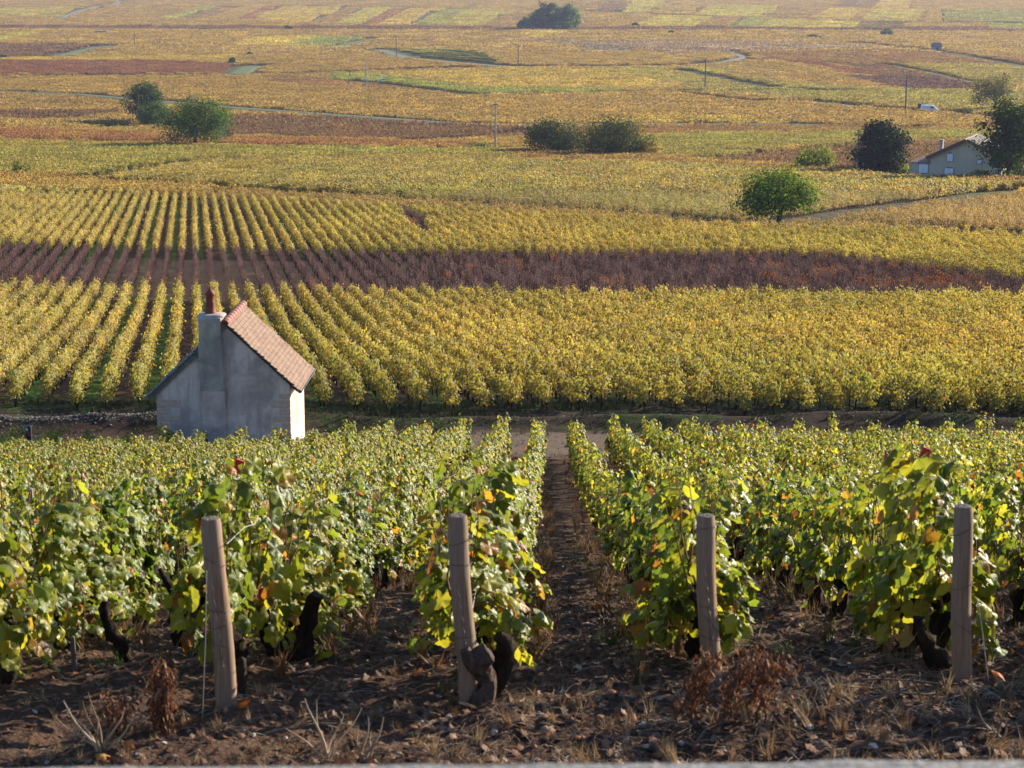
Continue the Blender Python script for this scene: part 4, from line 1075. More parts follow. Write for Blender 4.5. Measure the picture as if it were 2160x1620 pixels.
# ------------------------------------------------------------------ stone hut
def stone_hut():
    x, y, z = at(614, 953); s = pxm(x, y, z)
    yaw = R(-1.6)
    Wd = 281 / s; Dp = 3.1; eh = 1.98; slope = math.tan(R(43.3))
    root = empty('stone_hut', (x, y, z), yaw, 'small plastered stone hut with chimney and red-tiled roof beside the track', 'hut')
    x0 = -Wd; xa = -Wd * .468; ah = eh + (-xa) * slope; lh = ah - (xa - x0) * slope
    mb = MB(); mb.prism([(x0, -.6), (0, -.6), (0, eh), (xa, ah), (x0, lh)], 0, Dp)
    o = mb.build('wall', [M_plaster], root)
    # roof slopes: overlapping courses of tiles
    def slopef(sign, m, name, over, lab, thick=.03):
        mb = MB(); ang = math.atan(slope); L = ((-xa if sign > 0 else xa - x0) + over) / math.cos(ang); nc = int(L / .125)
        r_ = np.random.default_rng(5 + sign)
        for k in range(nc):
            a = k * L / nc; bq = (k + 1) * L / nc + .03
            def P_(d, lift): return (xa + sign * (d * math.cos(ang) - (-lift) * math.sin(ang) * 1), ah - d * math.sin(ang) + lift * math.cos(ang))
            t0, t1 = .045, .075
            j = r_.normal(0, .016, 2)
            ya, yb = -.10 + j[0], Dp + .10 + j[1]
            nseg = 12; ys = np.linspace(ya, yb, nseg + 1)
            lf = r_.normal(0, .011, nseg + 1)
            V = []; UV = []
            for q, yy in enumerate(ys):
                for d, l in ((a, t0 - .03), (a, t0), (bq, t1 + lf[q]), (bq, t1 - .028)):
                    xx, zz = P_(d, l); V.append((xx, yy, zz)); UV.append((yy, d))
            f = []
            for q in range(nseg):
                b0 = q * 4
                for e in range(4): f.append([b0 + e, b0 + (e + 1) % 4, b0 + 4 + (e + 1) % 4, b0 + 4 + e])
            if sign < 0: f = [c[::-1] for c in f]
            mb.add(V, f, 0, uv=UV)
            e4 = nseg * 4
            mb.add(np.array(V)[[0, 1, 2, 3]], [[0, 1, 2, 3]], 0, uv=np.array(UV)[[0, 1, 2, 3]]); mb.add(np.array(V)[[e4, e4+1, e4+2, e4+3]], [[3, 2, 1, 0]], 0)
        # boarding under the tiles
        V = []
        for yy in (-.06, Dp + .06):
            for d, l in ((0, -thick), (0, .018), (L - .04, .018), (L - .04, -thick)):
                V.append((xa + sign * (d * math.cos(ang) + l * math.sin(ang)), yy, ah - d * math.sin(ang) + l * math.cos(ang)))
        mb.add(V, [[0, 1, 2, 3], [7, 6, 5, 4], [0, 4, 5, 1], [1, 5, 6, 2], [2, 6, 7, 3], [3, 7, 4, 0]], 1)
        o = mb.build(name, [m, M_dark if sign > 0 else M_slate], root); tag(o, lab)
        return P_, L
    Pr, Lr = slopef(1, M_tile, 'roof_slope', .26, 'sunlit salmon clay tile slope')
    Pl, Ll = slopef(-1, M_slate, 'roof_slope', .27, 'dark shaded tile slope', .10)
    # ridge tiles
    nr_ = 9
    for k in range(nr_):
        ya = -.12 + k * (Dp + .24) / nr_; yb = ya + (Dp + .24) / nr_ * .80
        th = np.linspace(-.15, math.pi + .15, 12)
        mb = MB(); V = []
        for yy, r0 in ((ya, .105), (yb, .125), (yb, .085), (ya, .07)):
            for t in th: V.append((xa + r0 * math.cos(t), yy, ah + .03 + r0 * math.sin(t)))
        m_ = 12; f = [[a * m_ + q, a * m_ + q + 1, ((a + 1) % 4) * m_ + q + 1, ((a + 1) % 4) * m_ + q] for a in range(4) for q in range(m_ - 1)]
        mb.add(V, f, 0); mb.build('ridge_tile', M_terra, root)
        mb = MB(); V = []
        for yy, r0 in ((yb - .005, .128), (yb + (Dp + .24) / nr_ * .19, .120)):
            for t in th: V.append((xa + r0 * math.cos(t), yy, ah + .03 + r0 * math.sin(t)))
        f = [[q, q + 1, m_ + q + 1, m_ + q] for q in range(m_ - 1)]
        mb.add(V, f, 0); mb.build('mortar_joint', M_mortar, root)
    # quoins
    r_ = np.random.default_rng(3)
    zq = -.2; k = 0
    while zq < 1.72:
        hq = r_.uniform(.16, .27); wq = (.62 if k % 2 else .36) + r_.uniform(-.06, .06)
        for sd, xx in (('l', x0), ('r', 0)):
            if zq + hq > (1.6 if sd == 'l' else 1.85): continue
            wl_ = wq * (1 if sd == 'l' else .8)
            a = xx - .012 if sd == 'l' else xx - wl_; b = xx + wl_ if sd == 'l' else xx + .012
            mb = MB(); mb.box((a, -.014, zq + .012), (b, .22, zq + hq - .004))
            o = mb.build('quoin', M_quoin, root)
            bv = o.modifiers.new('b', 'BEVEL'); bv.width = .02; bv.segments = 2
        zq += hq; k += 1
    # chimney
    cx0 = x0 + (426 - 333) / s; cx1 = x0 + (474 - 333) / s; ctop = (955 - 668) / s
    mb = MB()
    prof = []
    zs = np.linspace(lh, ctop, 14); 
    V = []
    for i, zz in enumerate(zs):
        e = .0; 
        xl = cx0 + .012 * math.sin(zz * 4); xr = cx1 + .05 * max(0, (ctop - zz) / (ctop - lh)) + .01 * math.sin(zz * 5)
        V += [(xl, -.135, zz), (xr, -.135, zz), (xr, .58, zz), (xl, .58, zz)]
    f = [[i*4+q, i*4+(q+1)%4, i*4+4+(q+1)%4, i*4+4+q] for i in range(13) for q in range(4)] + [[52, 53, 54, 55]]
    mb.add(V, f, 0)
    o = mb.build('chimney', [M_chim], root)
    bv = o.modifiers.new('b', 'BEVEL'); bv.width = .035; bv.segments = 3
    # plaster breast fading down the gable under the stack
    mb = MB(); zz = [lh - 1.75, lh - .7, lh + .02]; 
    mb.add([(cx0 + .12, .002, zz[0]), (cx1 + .06, .002, zz[0]), (cx0 + .02, -.08, zz[1]), (cx1 + .05, -.08, zz[1]), (cx0, -.130, zz[2]), (cx1 + .05, -.130, zz[2]),
            (cx0 + .12, .05, zz[0]), (cx1 + .06, .05, zz[0]), (cx0, .05, zz[2]), (cx1 + .05, .05, zz[2])],
           [[0, 1, 3, 2], [2, 3, 5, 4]], 0)
    mb.add([(cx0 + .12, -.004, zz[0]), (cx0 + .02, -.08, zz[1]), (cx0, -.130, zz[2]), (cx0, .05, zz[2]), (cx0 + .12, .05, zz[0])], [[0, 1, 2, 3, 4]], 0)
    mb.add([(cx1 + .06, -.004, zz[0]), (cx1 + .05, -.08, zz[1]), (cx1 + .05, -.130, zz[2]), (cx1 + .05, .05, zz[2]), (cx1 + .06, .05, zz[0])], [[4, 3, 2, 1, 0]], 0)
    mb.build('chimney_breast', M_plaster, o)
    cc_ = ((cx0 + cx1) / 2, .27)
    mb = MB(); n = 20
    prof = [(.385, 0), (.385, .04), (.35, .07), (.26, .09), (.14, .10), (0, .105)]
    V = []
    for r0, zz in prof:
        for q in range(n):
            t = q / n * 6.283; V.append((cc_[0] + r0 * .98 * max(-1, min(1, 1.25 * math.cos(t))), cc_[1] + r0 * .86 * max(-1, min(1, 1.25 * math.sin(t))), ctop - .02 + zz))
    f = [[i*n+q, i*n+(q+1)%n, (i+1)*n+(q+1)%n, (i+1)*n+q] for i in range(5) for q in range(n)]
    mb.add(V, f, 0, smooth=True); mb.build('chimney_cap', M_chim, o)
    pot = MB(); zb = ctop + .06
    pot.lathe([(.165, 0), (.17, .03), (.14, .06), (.13, .20), (.115, .30), (.125, .32), (.115, .34), (.105, .50), (.135, .52), (.14, .56), (.11, .62), (.06, .67), (.035, .69), (.035, .73), (.012, .78), (0, .79)], (cc_[0] - .02, cc_[1], zb), 20)
    po = pot.build('chimney_pot', M_terra, o)
    # gutter on the sunny eave
    gx, gz = Pr(Lr - .02, .0)
    mb = MB(); th = np.linspace(math.pi, 2 * math.pi, 9); V = []
    for yy in (-.16, Dp + .16):
        for r0 in (.065, .058):
            for t in th: V.append((gx + .06 + r0 * math.cos(t), yy, gz + .03 + r0 * math.sin(t)))
    m_ = 9
    f = [[q, q+1, 2*m_+q+1, 2*m_+q] for q in range(m_-1)] + [[m_+q+1, m_+q, 3*m_+q, 3*m_+q+1] for q in range(m_-1)] + [[q+1, q, m_+q, m_+q+1] for q in range(m_-1)] + [[2*m_+q, 2*m_+q+1, 3*m_+q+1, 3*m_+q] for q in range(m_-1)] + [[0, 2*m_, 3*m_, m_], [m_-1, 2*m_-1, 4*m_-1, 3*m_-1]]
    mb.add(V, f, 0); gt = mb.build('gutter', M_zinc, root)
    mb = MB(); mb.tube([(gx + .06, Dp - .1, gz - .03), (gx + .05, Dp - .1, gz - .12), (gx + .04, Dp - .1, gz - .22)], .032, 10); mb.build('downpipe', M_zinc, gt)
    for k in range(5):
        yy = .1 + k * (Dp - .2) / 4
        mb = MB(); mb.box((-.05, yy - .03, eh - .075), (.21, yy + .03, eh - .005), M=None); 
        ob = mb.build('rafter_end', M_dark, root)
        ob.data.transform(__import__('mathutils').Matrix.Translation((0, 0, 0)))
        ob.rotation_euler = (0, 0, 0)
        for v in ob.data.vertices: v.co.z -= (v.co.x + .05) * .75
    return root
stone_hut()

# ------------------------------------------------------------------ shuttered house
def far_house():
    x, y, z = at(1962, 378); s = pxm(x, y, z)
    root = empty('house', (x, y, z), R(-22), 'beige gabled house with pale blue shutters behind the vineyard', 'house')
    Wm = 148 / s; eh = (378 - 330) / s; ah = (378 - 294) / s; D_ = 8
    Mw = plaster_material('house_render', (.56, .50, .42), (.50, .45, .38), (.42, .38, .33), .3)
    Mwin = simple('pale_shutter', (.72, .80, .92), (.64, .72, .85), 2, .5, .3)
    Mfr = simple('window_surround', (.22, .20, .19), (.27, .25, .24), 2, .8, .2)
    Mroof = simple('brown_roof', (.16, .10, .085), (.26, .18, .15), 1.0, .7, .3, .3, stretch=(.3, 4, 1))
    Mbar = simple('brown_barge_board', (.10, .04, .03), (.15, .06, .04), 2, .7, .3)
    mb = MB(); mb.prism([(0, -1), (Wm, -1), (Wm, eh), (Wm / 2, ah), (0, eh)], 0, D_); mb.build('wall', Mw, root)
    sl = math.atan((ah - eh) / (Wm / 2))
    for sg, nm in ((-1, 'left'), (1, 'right')):
        L = (Wm / 2 + .5) / math.cos(sl); V = []
        for yy in (-.5, D_ + .4):
            for d, l in ((0, .03), (0, .25), (L, .25), (L, .03)):
                V.append((Wm / 2 + sg * (d * math.cos(sl) + l * math.sin(sl)), yy, ah - d * math.sin(sl) + l * math.cos(sl)))
        q = [[0, 1, 2, 3], [7, 6, 5, 4], [0, 4, 5, 1], [1, 5, 6, 2], [2, 6, 7, 3], [3, 7, 4, 0]]
        if sg < 0: q = [a[::-1] for a in q]
        mb = MB(); mb.add(V, q, 0); rf = mb.build('roof', Mroof, root)
        mb = MB()
        for k in range(7):
            yy = .3 + k * 1.2; V = []
            for y2 in (yy, yy + .28):
                for d, l in ((0, .26), (0, .33), (L, .33), (L, .26)): V.append((Wm / 2 + sg * (d * math.cos(sl) + l * math.sin(sl)), y2, ah - d * math.sin(sl) + l * math.cos(sl)))
            mb.add(V, q, 0)
        mb.build('roof_batten', M_mortar, rf)
        V = []
        for yy in (-.62, -.5):
            for d, l in ((0, -.12), (0, .28), (L, .28), (L, -.12)): V.append((Wm / 2 + sg * (d * math.cos(sl) + l * math.sin(sl)), yy, ah - d * math.sin(sl) + l * math.cos(sl)))
        mb = MB(); mb.add(V, q, 0); mb.build('barge_board', Mbar, rf)
    # chimney
    def X(px): return (px - 1962) / s
    def Z(py): return (378 - py) / s
    mb = MB(); mb.box((X(1975), 1.2, Z(325)), (X(1982), 1.9, Z(297))); mb.box((X(1974), 1.1, Z(297)), (X(1983), 2.0, Z(295.4))); mb.build('chimney', M_chim, root)
    # annex
    mb = MB(); mb.box((X(1916), .6, -1), (-.02, 7, Z(343))); mb.build('annex_wall', Mw, root)
    mb = MB(); a0, a1 = X(1914), X(1962) - .02; mb.add([(a0, .3, Z(343.5)), (a1 + 0, .3, Z(343.5)), (a1, 3.2, Z(334)), (a0 + 1.5, 3.2, Z(334)), (a0, 6.5, Z(343.5)), (a1, 6.5, Z(343.5))],
                  [[0, 1, 2, 3]], 0)
    mb.add([(a0, .3, Z(343.5)), (a0 + 1.5, 3.2, Z(334)), (a0, 6.5, Z(343.5))], [[0, 1, 2]], 0); mb.add([(a0 + 1.5, 3.2, Z(334)), (a1, 3.2, Z(334)), (a1, 6.5, Z(343.5)), (a0, 6.5, Z(343.5))], [[0, 1, 2, 3]], 0)
    mb.box((a0, .3, Z(345.2)), (a1, 6.5, Z(343.6))); mb.build('annex_roof', Mroof, root)
    for cx, cy, w, h, yy, arch in [(1945, 357, 19, 18, .6, 0), (2002, 330, 12, 17, 0, 1), (2001, 362, 18, 20, 0, 1), (2064, 337, 9, 9, 0, 1), (2065, 365, 17, 17, 0, 0)]:
        a, b, c, d = X(cx - w / 2), X(cx + w / 2), Z(cy + h / 2), Z(cy - h / 2)
        mb = MB(); pol = lambda e, dd=0: [(a - e, c - e), (b + e, c - e), (b + e, d + e - (dd)), ((a + b) / 2 + (b - a) * .25, d + e), ((a + b) / 2 - (b - a) * .25, d + e), (a - e, d + e - dd)]
        mb.prism(pol(.12, .25 if arch else 0.001), yy - .05, yy + .1); wn = mb.build('window', Mfr, root)
        for hx in (0, 1):
            m0 = (a + b) / 2; u0, u1 = (a, m0 - .015) if hx == 0 else (m0 + .015, b)
            mb = MB(); mb.box((u0, yy - .10, c), (u1, yy - .052, d - (.1 if arch else 0))); mb.build('shutter', Mwin, wn)
    # low wall and gate in front
    xw, yw, zw = at(1806, 376)
    Mlow = simple('dark_low_wall', (.07, .06, .06), (.12, .10, .095), 3, .9, .1)
    mb = MB(); mb.box((0, 0, -.5), (186 / s, .3, .75)); mb.box((186 / s, -.05, -.5), (186 / s + .45, .35, 1.15)); mb.box((0, -.03, .752), (186 / s - .01, .33, .82))
    w = mb.build('garden_wall', Mlow); w.location = (xw, yw, zw); w.rotation_euler = (0, 0, R(-6.)); tag(w, 'low dark garden wall left of the house gate', 'wall')
    xg, yg, zg = at(2002, 381)
    g_ = empty('garden_gate', (xg, yg, zg), R(-6), 'low white metal gate in front of the house', 'gate')
    gl = 34 / s
    mb = MB()
    mb.box((0, -.03, .12), (gl, .03, .2)); mb.box((0, -.03, .85), (gl, .03, .93)); mb.build('gate_rail', Mwin, g_)
    for k in range(15):
        xx = k * gl / 14; mb = MB(); mb.box((xx - .025, -.02, .0), (xx + .025, .02, 1.0)); mb.build('gate_bar', Mwin, g_)
far_house()
def hut_far():
    x, y, z = at(1977, 109); s = pxm(x, y, z); w = 18 / s; h = 11 / s; t = 7.5 / s
    root = empty('field_hut', (x, y, z), R(4), 'small square grey field hut on the far plain', 'hut')
    mb = MB(); mb.prism([(-w/2, -.5), (w/2, -.5), (w/2, h), (-w/2, h)], 0, w * .9)
    mb.prism([(-w/2 + .01, h + .001), (w/2 - .01, h + .001), (0.0 + w * .42, h + t * .5), (-w * .42, h + t * .5)], w*.3, w * .6)
    mb.build('wall', simple('grey_hut_wall', (.22, .22, .24), (.28, .28, .30), 1, .9, .1), root)
    mb = MB(); mb.add([(-w/2 - .3, -.3, h), (w/2 + .3, -.3, h), (w/2 + .3, w * .45, h + t), (-w/2 - .3, w * .45, h + t), (-w/2 - .3, w * .95, h), (w/2 + .3, w * .95, h),
                       (-w/2 - .3, -.3, h - .2), (w/2 + .3, -.3, h - .2), (-w/2 - .3, w * .95, h - .2), (w/2 + .3, w * .95, h - .2)],
                      [[0, 1, 2, 3], [3, 2, 5, 4], [6, 7, 1, 0], [5, 9, 8, 4]], 0)
    mb.add([(w/2 + .3, -.3, h), (w/2 + .3, -.3, h - .2), (w/2 + .3, w * .95, h - .2), (w/2 + .3, w * .95, h), (w/2 + .3, w * .45, h + t)], [[0, 1, 2, 3, 4]], 0)
    mb.add([(-w/2 - .3, -.3, h), (-w/2 - .3, -.3, h - .2), (-w/2 - .3, w * .95, h - .2), (-w/2 - .3, w * .95, h), (-w/2 - .3, w * .45, h + t)], [[4, 3, 2, 1, 0]], 0)
    mb.build('roof', M_slate, root)
    mb = MB(); mb.box((-.5, -.05, 0), (.5, -.002, 2.0)); mb.build('door', M_dark, root)
hut_far()
def hut_brown():
    x, y, z = at(213, 72); s = pxm(x, y, z); w = 34 / s; h = 3 / s
    root = empty('field_shelter', (x, y, z), R(3), 'long low reddish-brown shelter among the far left fields', 'shed')
    mb = MB(); mb.box((-w/2, 0, -.5), (w/2, 6, h)); mb.build('wall', simple('rust_wall', (.12, .05, .04), (.18, .08, .06), 1, .9, .1), root)
    mb = MB(); mb.prism([(-w/2 - .4, h), (w/2 + .4, h), (w * .30, h + 3.5 / s), (-w * .38, h + 3 / s)], -.4, 6.4); mb.build('roof', M_slate, root)
hut_brown()

# ------------------------------------------------------------------ vehicles
def car_paint(name, c): 
    m, nt, out = mat(name); g = G(nt); b = g.bsdf(out, g.mix(g.noise(g.obj(), 3), c, tuple(q * .9 for q in c)), .35, .5); b.inputs['Coat Weight'].default_value = .4; return m
M_white = car_paint('white_paint', (.60, .69, .82)); M_glass = simple('dark_glass', (.02, .025, .03), (.03, .035, .04), 2, .1, .6); M_tyre = simple('tyre', (.015, .015, .016), (.025, .025, .025), 5, .9, .1)
M_rim = simple('rim', (.35, .35, .36), (.45, .45, .46), 5, .4, .5, metal=.6)
def wheels(root, xs, half, r):
    for xx in xs:
        for sd in (-1, 1):
            mb = MB(); mb.tube([(xx, sd * half - .1, r), (xx, sd * half + .1, r)], r, 18); w = mb.build('wheel', M_tyre, root)
            mb = MB(); mb.tube([(xx, sd * half - .105, r), (xx, sd * half + .105, r)], r * .58, 14); mb.build('rim', M_rim, w)
def vehicle(root, side, half, paint, glass, taper=.88):
    """side: outline in xz; built as a body with inset top"""
    zmax = max(p[1] for p in side); mb = MB(); n = len(side); V = []
    for sg in (-1, 1):
        for px_, pz in side:
            k = 1 if pz < zmax * .55 else taper + (1 - taper) * (zmax - pz) / (zmax * .45)
            V.append((px_, sg * half * k, pz))
    mb.add(V, [list(range(n))], 0); mb.add(V, [list(range(2 * n - 1, n - 1, -1))], 0)
    mb.add(V, [[i, i + n, (i + 1) % n + n, (i + 1) % n] for i in range(n)], 0)
    b = mb.build('body', paint, root); bv = b.modifiers.new('b', 'BEVEL'); bv.width = .05; bv.segments = 3
    for gl, nm in glass:
        mb = MB()
        for sg in (-1, 1):
            def yy(z): 
                k = 1 if z < zmax * .55 else taper + (1 - taper) * (zmax - z) / (zmax * .45); return sg * (half * k + .012)
            V = [(p[0], yy(p[1]), p[1]) for p in gl]; f = list(range(len(gl)))
            V2 = [(p[0], yy(p[1]) - sg * .03, p[1]) for p in gl]
            mb.add(V + V2, [f if sg < 0 else f[::-1]], 0)
            m_ = len(gl); mb.add(V + V2, [[i, (i + 1) % m_, m_ + (i + 1) % m_, m_ + i] for i in range(m_)], 0)
        mb.build(nm, M_glass, root)
    return b
def van():
    x, y, z = at(1960, 239); root = empty('delivery_van', (x, y, z + .15), R(-14), 'white van with dark trailer parked on the lane at upper right', 'van'); root.scale = (.82, .82, .82)
    vehicle(root, [(-2.7, .35), (2.6, .35), (2.72, .8), (2.55, 1.25), (1.95, 1.5), (1.25, 2.3), (1.0, 2.42), (-2.55, 2.42), (-2.7, 2.2)], 1.0, M_white,
            [([(.35, 1.45), (1.75, 1.45), (1.2, 2.12), (.35, 2.12)], 'side_window')], .93)
    mb = MB(); mb.add([(2.02, -.8, 1.50), (2.02, .8, 1.50), (1.34, .72, 2.26), (1.34, -.72, 2.26)], [[0, 1, 2, 3]], 0); mb.build('windscreen', M_glass, root)
    for sd in (-.7, .7): mb = MB(); mb.box((2.62, sd - .16, .82), (2.75, sd + .16, 1.02)); mb.build('headlight', M_ins, root)
    mb = MB(); mb.box((2.6, -.95, .3), (2.82, .95, .55)); mb.build('bumper', M_tyre, root)
    wheels(root, (-1.7, 1.75), .92, .36)
    x2, y2, z2 = at(1944, 237); t = empty('trailer', (x2, y2, z2 + .15), R(-14), 'dark brown box trailer standing behind the white van', 'trailer')
    mb = MB(); mb.box((-1.0, -.95, .5), (.85, .95, 2.05)); mb.box((-1.03, -.98, 2.052), (.88, .98, 2.13)); mb.build('box_body', M_dark, t)
    mb = MB(); mb.tube([(.85, 0, .5), (1.3, 0, .48)], .05, 6); mb.build('drawbar', M_tyre, t); wheels(t, (0,), .9, .32)
van()
def small_car():
    x, y, z = at(810, 174); root = empty('parked_car', (x, y, z), R(12), 'small pale blue-white car parked between vineyard plots', 'car')
    vehicle(root, [(-2.0, .3), (2.0, .3), (2.08, .65), (1.95, .88), (1.15, 1.0), (.5, 1.48), (-1.1, 1.52), (-1.85, 1.0), (-2.05, .9)], .86, car_paint('pale_paint', (.58, .66, .74)),
            [([(-1.5, 1.02), (.95, 1.02), (.42, 1.40), (-1.05, 1.42)], 'side_window')], .8)
    mb = MB(); mb.add([(1.17, -.66, 1.03), (1.17, .66, 1.03), (.57, .58, 1.44), (.57, -.58, 1.44)], [[0, 1, 2, 3]], 0); mb.build('windscreen', M_glass, root)
    for sd in (-.6, .6): mb = MB(); mb.box((1.98, sd - .15, .66), (2.1, sd + .15, .8)); mb.build('headlight', M_ins, root)
    wheels(root, (-1.3, 1.3), .78, .31)
small_car()

# ------------------------------------------------------------------ wall in front of the viewer
def front_wall():
    m, nt, out = mat('rough_concrete'); g = G(nt); o = g.obj()
    a = g.noise(o, 60, 5, .7); b = g.noise(o, 6, 4, .6)
    c = g.mix(g.mapr(a, .38, .62), (.12, .12, .125), (.34, .33, .33)); c = g.mix(g.mapr(b, .4, .7, 0, .5), c, (.20, .20, .18))
    g.bsdf(out, c, .95, .15, g.bump(a, .8, .01))
    # far edge through the photo line y = 1612 (left) .. 1598 (right), 1 m below the lens
    def onz(px, py, dz): d = ray(px, py); t = -dz / d[2]; return np.array([d[0] * t, d[1] * t])
    A = onz(0, 1610, 1.0); B = onz(2160, 1594, 1.0); d = (B - A) / np.linalg.norm(B - A); n_ = np.array([-d[1], d[0]])
    n = 240; mb = MB(); us = np.linspace(-9, 9, n)
    r_ = np.random.default_rng(1)
    V = []
    prof = [(0.0, -2.3), (0.0, -.03), (-.015, 0.0), (-.12, .006), (-.25, .004), (-.37, 0), (-.385, -.03), (-.385, -2.3)]
    mid = (A + B) / 2
    for u in us:
        for q, (dd, zz) in enumerate(prof):
            p = mid + d * u + n_ * (dd + (r_.normal(0, .001) if 0 < q < 7 else 0))
            V.append((p[0], p[1], CAMZ - 1.0 + zz + (r_.normal(0, .0008) if 0 < q < 7 else 0)))
    k = len(prof); f = [[i*k+q, (i+1)*k+q, (i+1)*k+q+1, i*k+q+1] for i in range(n-1) for q in range(k-1)]
    mb.add(V, f, 0, smooth=False)
    tag(mb.build('roadside_wall', m), 'rough grey wall top along the bottom edge of the view', 'wall')
front_wall()

# ------------------------------------------------------------------ ground litter near the viewer
def protos(nm, builders, mats): return [pobj(nm, b.mesh(nm, mats)) for b in builders]
def dead_leaf(seed):
    r_ = np.random.default_rng(seed); mb = MB(); V, tri, quad, uv = hi_leaf(r_.uniform(-.3, .6), 14, seed)
    V = V * np.array([1, 1, 1.0]); V[:, 2] += .35 * V[:, 0] * np.abs(V[:, 0]); V[:, 2] -= V[:, 2].min() - .01
    mb.add(V, tri, 0, .3, r_.random(), uv, True); mb.f.append((quad.astype(np.int32), 0, np.full(len(quad), r_.random(), np.float32), np.full(len(quad), r_.random(), np.float32), True))
    return mb
def straw(seed, n=7):
    r_ = np.random.default_rng(seed); mb = MB()
    for q in range(n):
        L = r_.uniform(.4, 1.); a = r_.uniform(0, 6.28); t = np.linspace(0, 1, 5); el = r_.uniform(0, .45)
        b_ = r_.uniform(-.5, .5)
        p = np.stack([np.cos(a + b_ * t) * t * L + r_.uniform(-.3, .3), np.sin(a + b_ * t) * t * L + r_.uniform(-.3, .3), .015 + el * t * (1 - t) * L + .03 * r_.random()], -1)
        mb.tube(p, .012 * r_.uniform(.5, 1.6) * (1.1 - .7 * t), 3, 0, False, .5 * r_.random(), r_.random())
    return mb
def blades(seed, n=16, h=1.0, spread=.35, w=.02):
    r_ = np.random.default_rng(seed); mb = MB()
    for q in range(n):
        a = r_.uniform(0, 6.28); L = h * r_.uniform(.45, 1.); t = np.linspace(0, 1, 5); sp_ = spread * r_.uniform(.3, 1.3)
        c = np.stack([np.cos(a) * sp_ * t**1.6 + .08 * r_.normal(), np.sin(a) * sp_ * t**1.6 + .08 * r_.normal(), L * (t - .25 * t**3 * r_.random())], -1)
        sd = np.array([-math.sin(a), math.cos(a), 0]) * w
        V = np.concatenate([c - sd * (1.1 - t)[:, None], c + sd * (1.1 - t)[:, None]]); f = [[i, i + 1, i + 6, i + 5] for i in range(4)]
        mb.add(V, f, 0, r_.random() * .8, r_.random())
    return mb
def stone(seed):
    r_ = np.random.default_rng(seed); mb = MB(); n = 9; m_ = 6; V = []
    for i in range(m_):
        ph = (i / (m_ - 1)) * math.pi
        for j in range(n):
            t = j / n * 6.283; r0 = .5 * (1 + .22 * r_.normal())
            V.append((r0 * math.sin(ph) * math.cos(t), r0 * math.sin(ph) * math.sin(t) * .8, r0 * math.cos(ph) * .55 + .1))
    f = [[i*n+j, i*n+(j+1)%n, (i+1)*n+(j+1)%n, (i+1)*n+j] for i in range(m_-1) for j in range(n)]
    mb.add(V, f, 0, r_.random() * .8, r_.random()); return mb
M_mineral = leaf_material('loose_stone', 0.0, .95, .1, veins=False, accent=False)
pl_leaf = protos('dead_leaf', [dead_leaf(700 + i) for i in range(8)], [M_dead])
pl_straw = protos('straw', [straw(720 + i) for i in range(8)], [M_dead])
pl_blade = protos('grass_tuft', [blades(740 + i) for i in range(8)], [M_dead])
pl_stone = protos('stone', [stone(760 + i) for i in range(8)], [M_mineral])
def spread(n, ya, yb, power=1.0, lim=None, seed=0):
    r_ = np.random.default_rng(seed); u = r_.random(n) ** power; y = ya + (yb - ya) * u; x = r_.uniform(-1, 1, n) * (.27 * y + 1.2)
    if lim is not None: k = lim(x, y); x, y = x[k], y[k]
    return x, y, H(x, y)
def rowdist(x, y): u = (x - y * tanF - row_x0[1]) / sp; return np.abs(u - np.round(u)) * sp
def put(key, pr, name, x, y, z, size, c1, c2, lab, cat, tilt=.3, seed=0, zoff=0.0):
    r_ = np.random.default_rng(seed); n = len(x)
    scatter(name, np.stack([x, y, z + zoff], -1), r_.uniform(0, 6.28, n), r_.uniform(*size, n), r_.integers(0, 8, n), key, pr, c1, c2, lab, cat, tilt=r_.normal(0, tilt, (n, 2)))
def cmix(n, cols, seed=0):
    r_ = np.random.default_rng(seed); return np.array(cols)[r_.integers(0, len(cols), n)]
x, y, z = spread(23000, 6.2, 30, 1.7, seed=1)
put('dead_leaf', pl_leaf, 'leaf_litter', x, y, z, (.022, .06), cmix(len(x), [(.15, .075, .045), (.20, .11, .065), (.07, .038, .027), (.28, .18, .12), (.15, .06, .035)], 1), cmix(len(x), [(.13, .08, .055), (.20, .13, .09), (.17, .065, .035)], 2), 'curled brown fallen vine leaves littering the soil', 'leaf litter', .5, 1)
x, y, z = spread(110, 6.4, 14, 1.3, seed=2)
put('dead_leaf', pl_leaf, 'fallen_leaves', x, y, z, (.05, .09), cmix(len(x), [(.34, .10, .03), (.38, .15, .04), (.34, .24, .05), (.22, .05, .03)], 3), (.28, .10, .04), 'scattered orange and yellow fallen leaves on dark soil', 'leaves', .5, 2, .01)
x, y, z = spread(7500, 6.2, 20, 1.5, seed=3)
put('straw', pl_straw, 'dry_straw', x, y, z, (.05, .19), cmix(len(x), [(.26, .19, .135), (.16, .11, .08), (.38, .30, .22), (.11, .075, .055)], 4), (.30, .22, .14), 'pale dry stalks and straw strewn over the soil', 'straw', .25, 3)
x, y, z = spread(9000, 6.2, 26, 1.6, seed=4)
put('stone', pl_stone, 'soil_clods', x, y, z, (.010, .045), cmix(len(x), [(.085, .056, .045), (.13, .088, .07), (.055, .038, .032)], 5), (.15, .10, .07), 'crumbs and clods of brown vineyard soil', 'soil', .3, 4)
x, y, z = spread(500, 6.2, 16, 1.3, seed=5)
put('stone', pl_stone, 'pebbles', x, y, z, (.015, .05), cmix(len(x), [(.38, .33, .28), (.28, .24, .21), (.46, .41, .36)], 6), (.35, .3, .26), 'pale limestone pebbles on the vineyard soil', 'pebbles', .3, 5)
x, y, z = spread(6500, 8.6, 57, .75, lambda x, y: rowdist(x, y) < .36, 6)
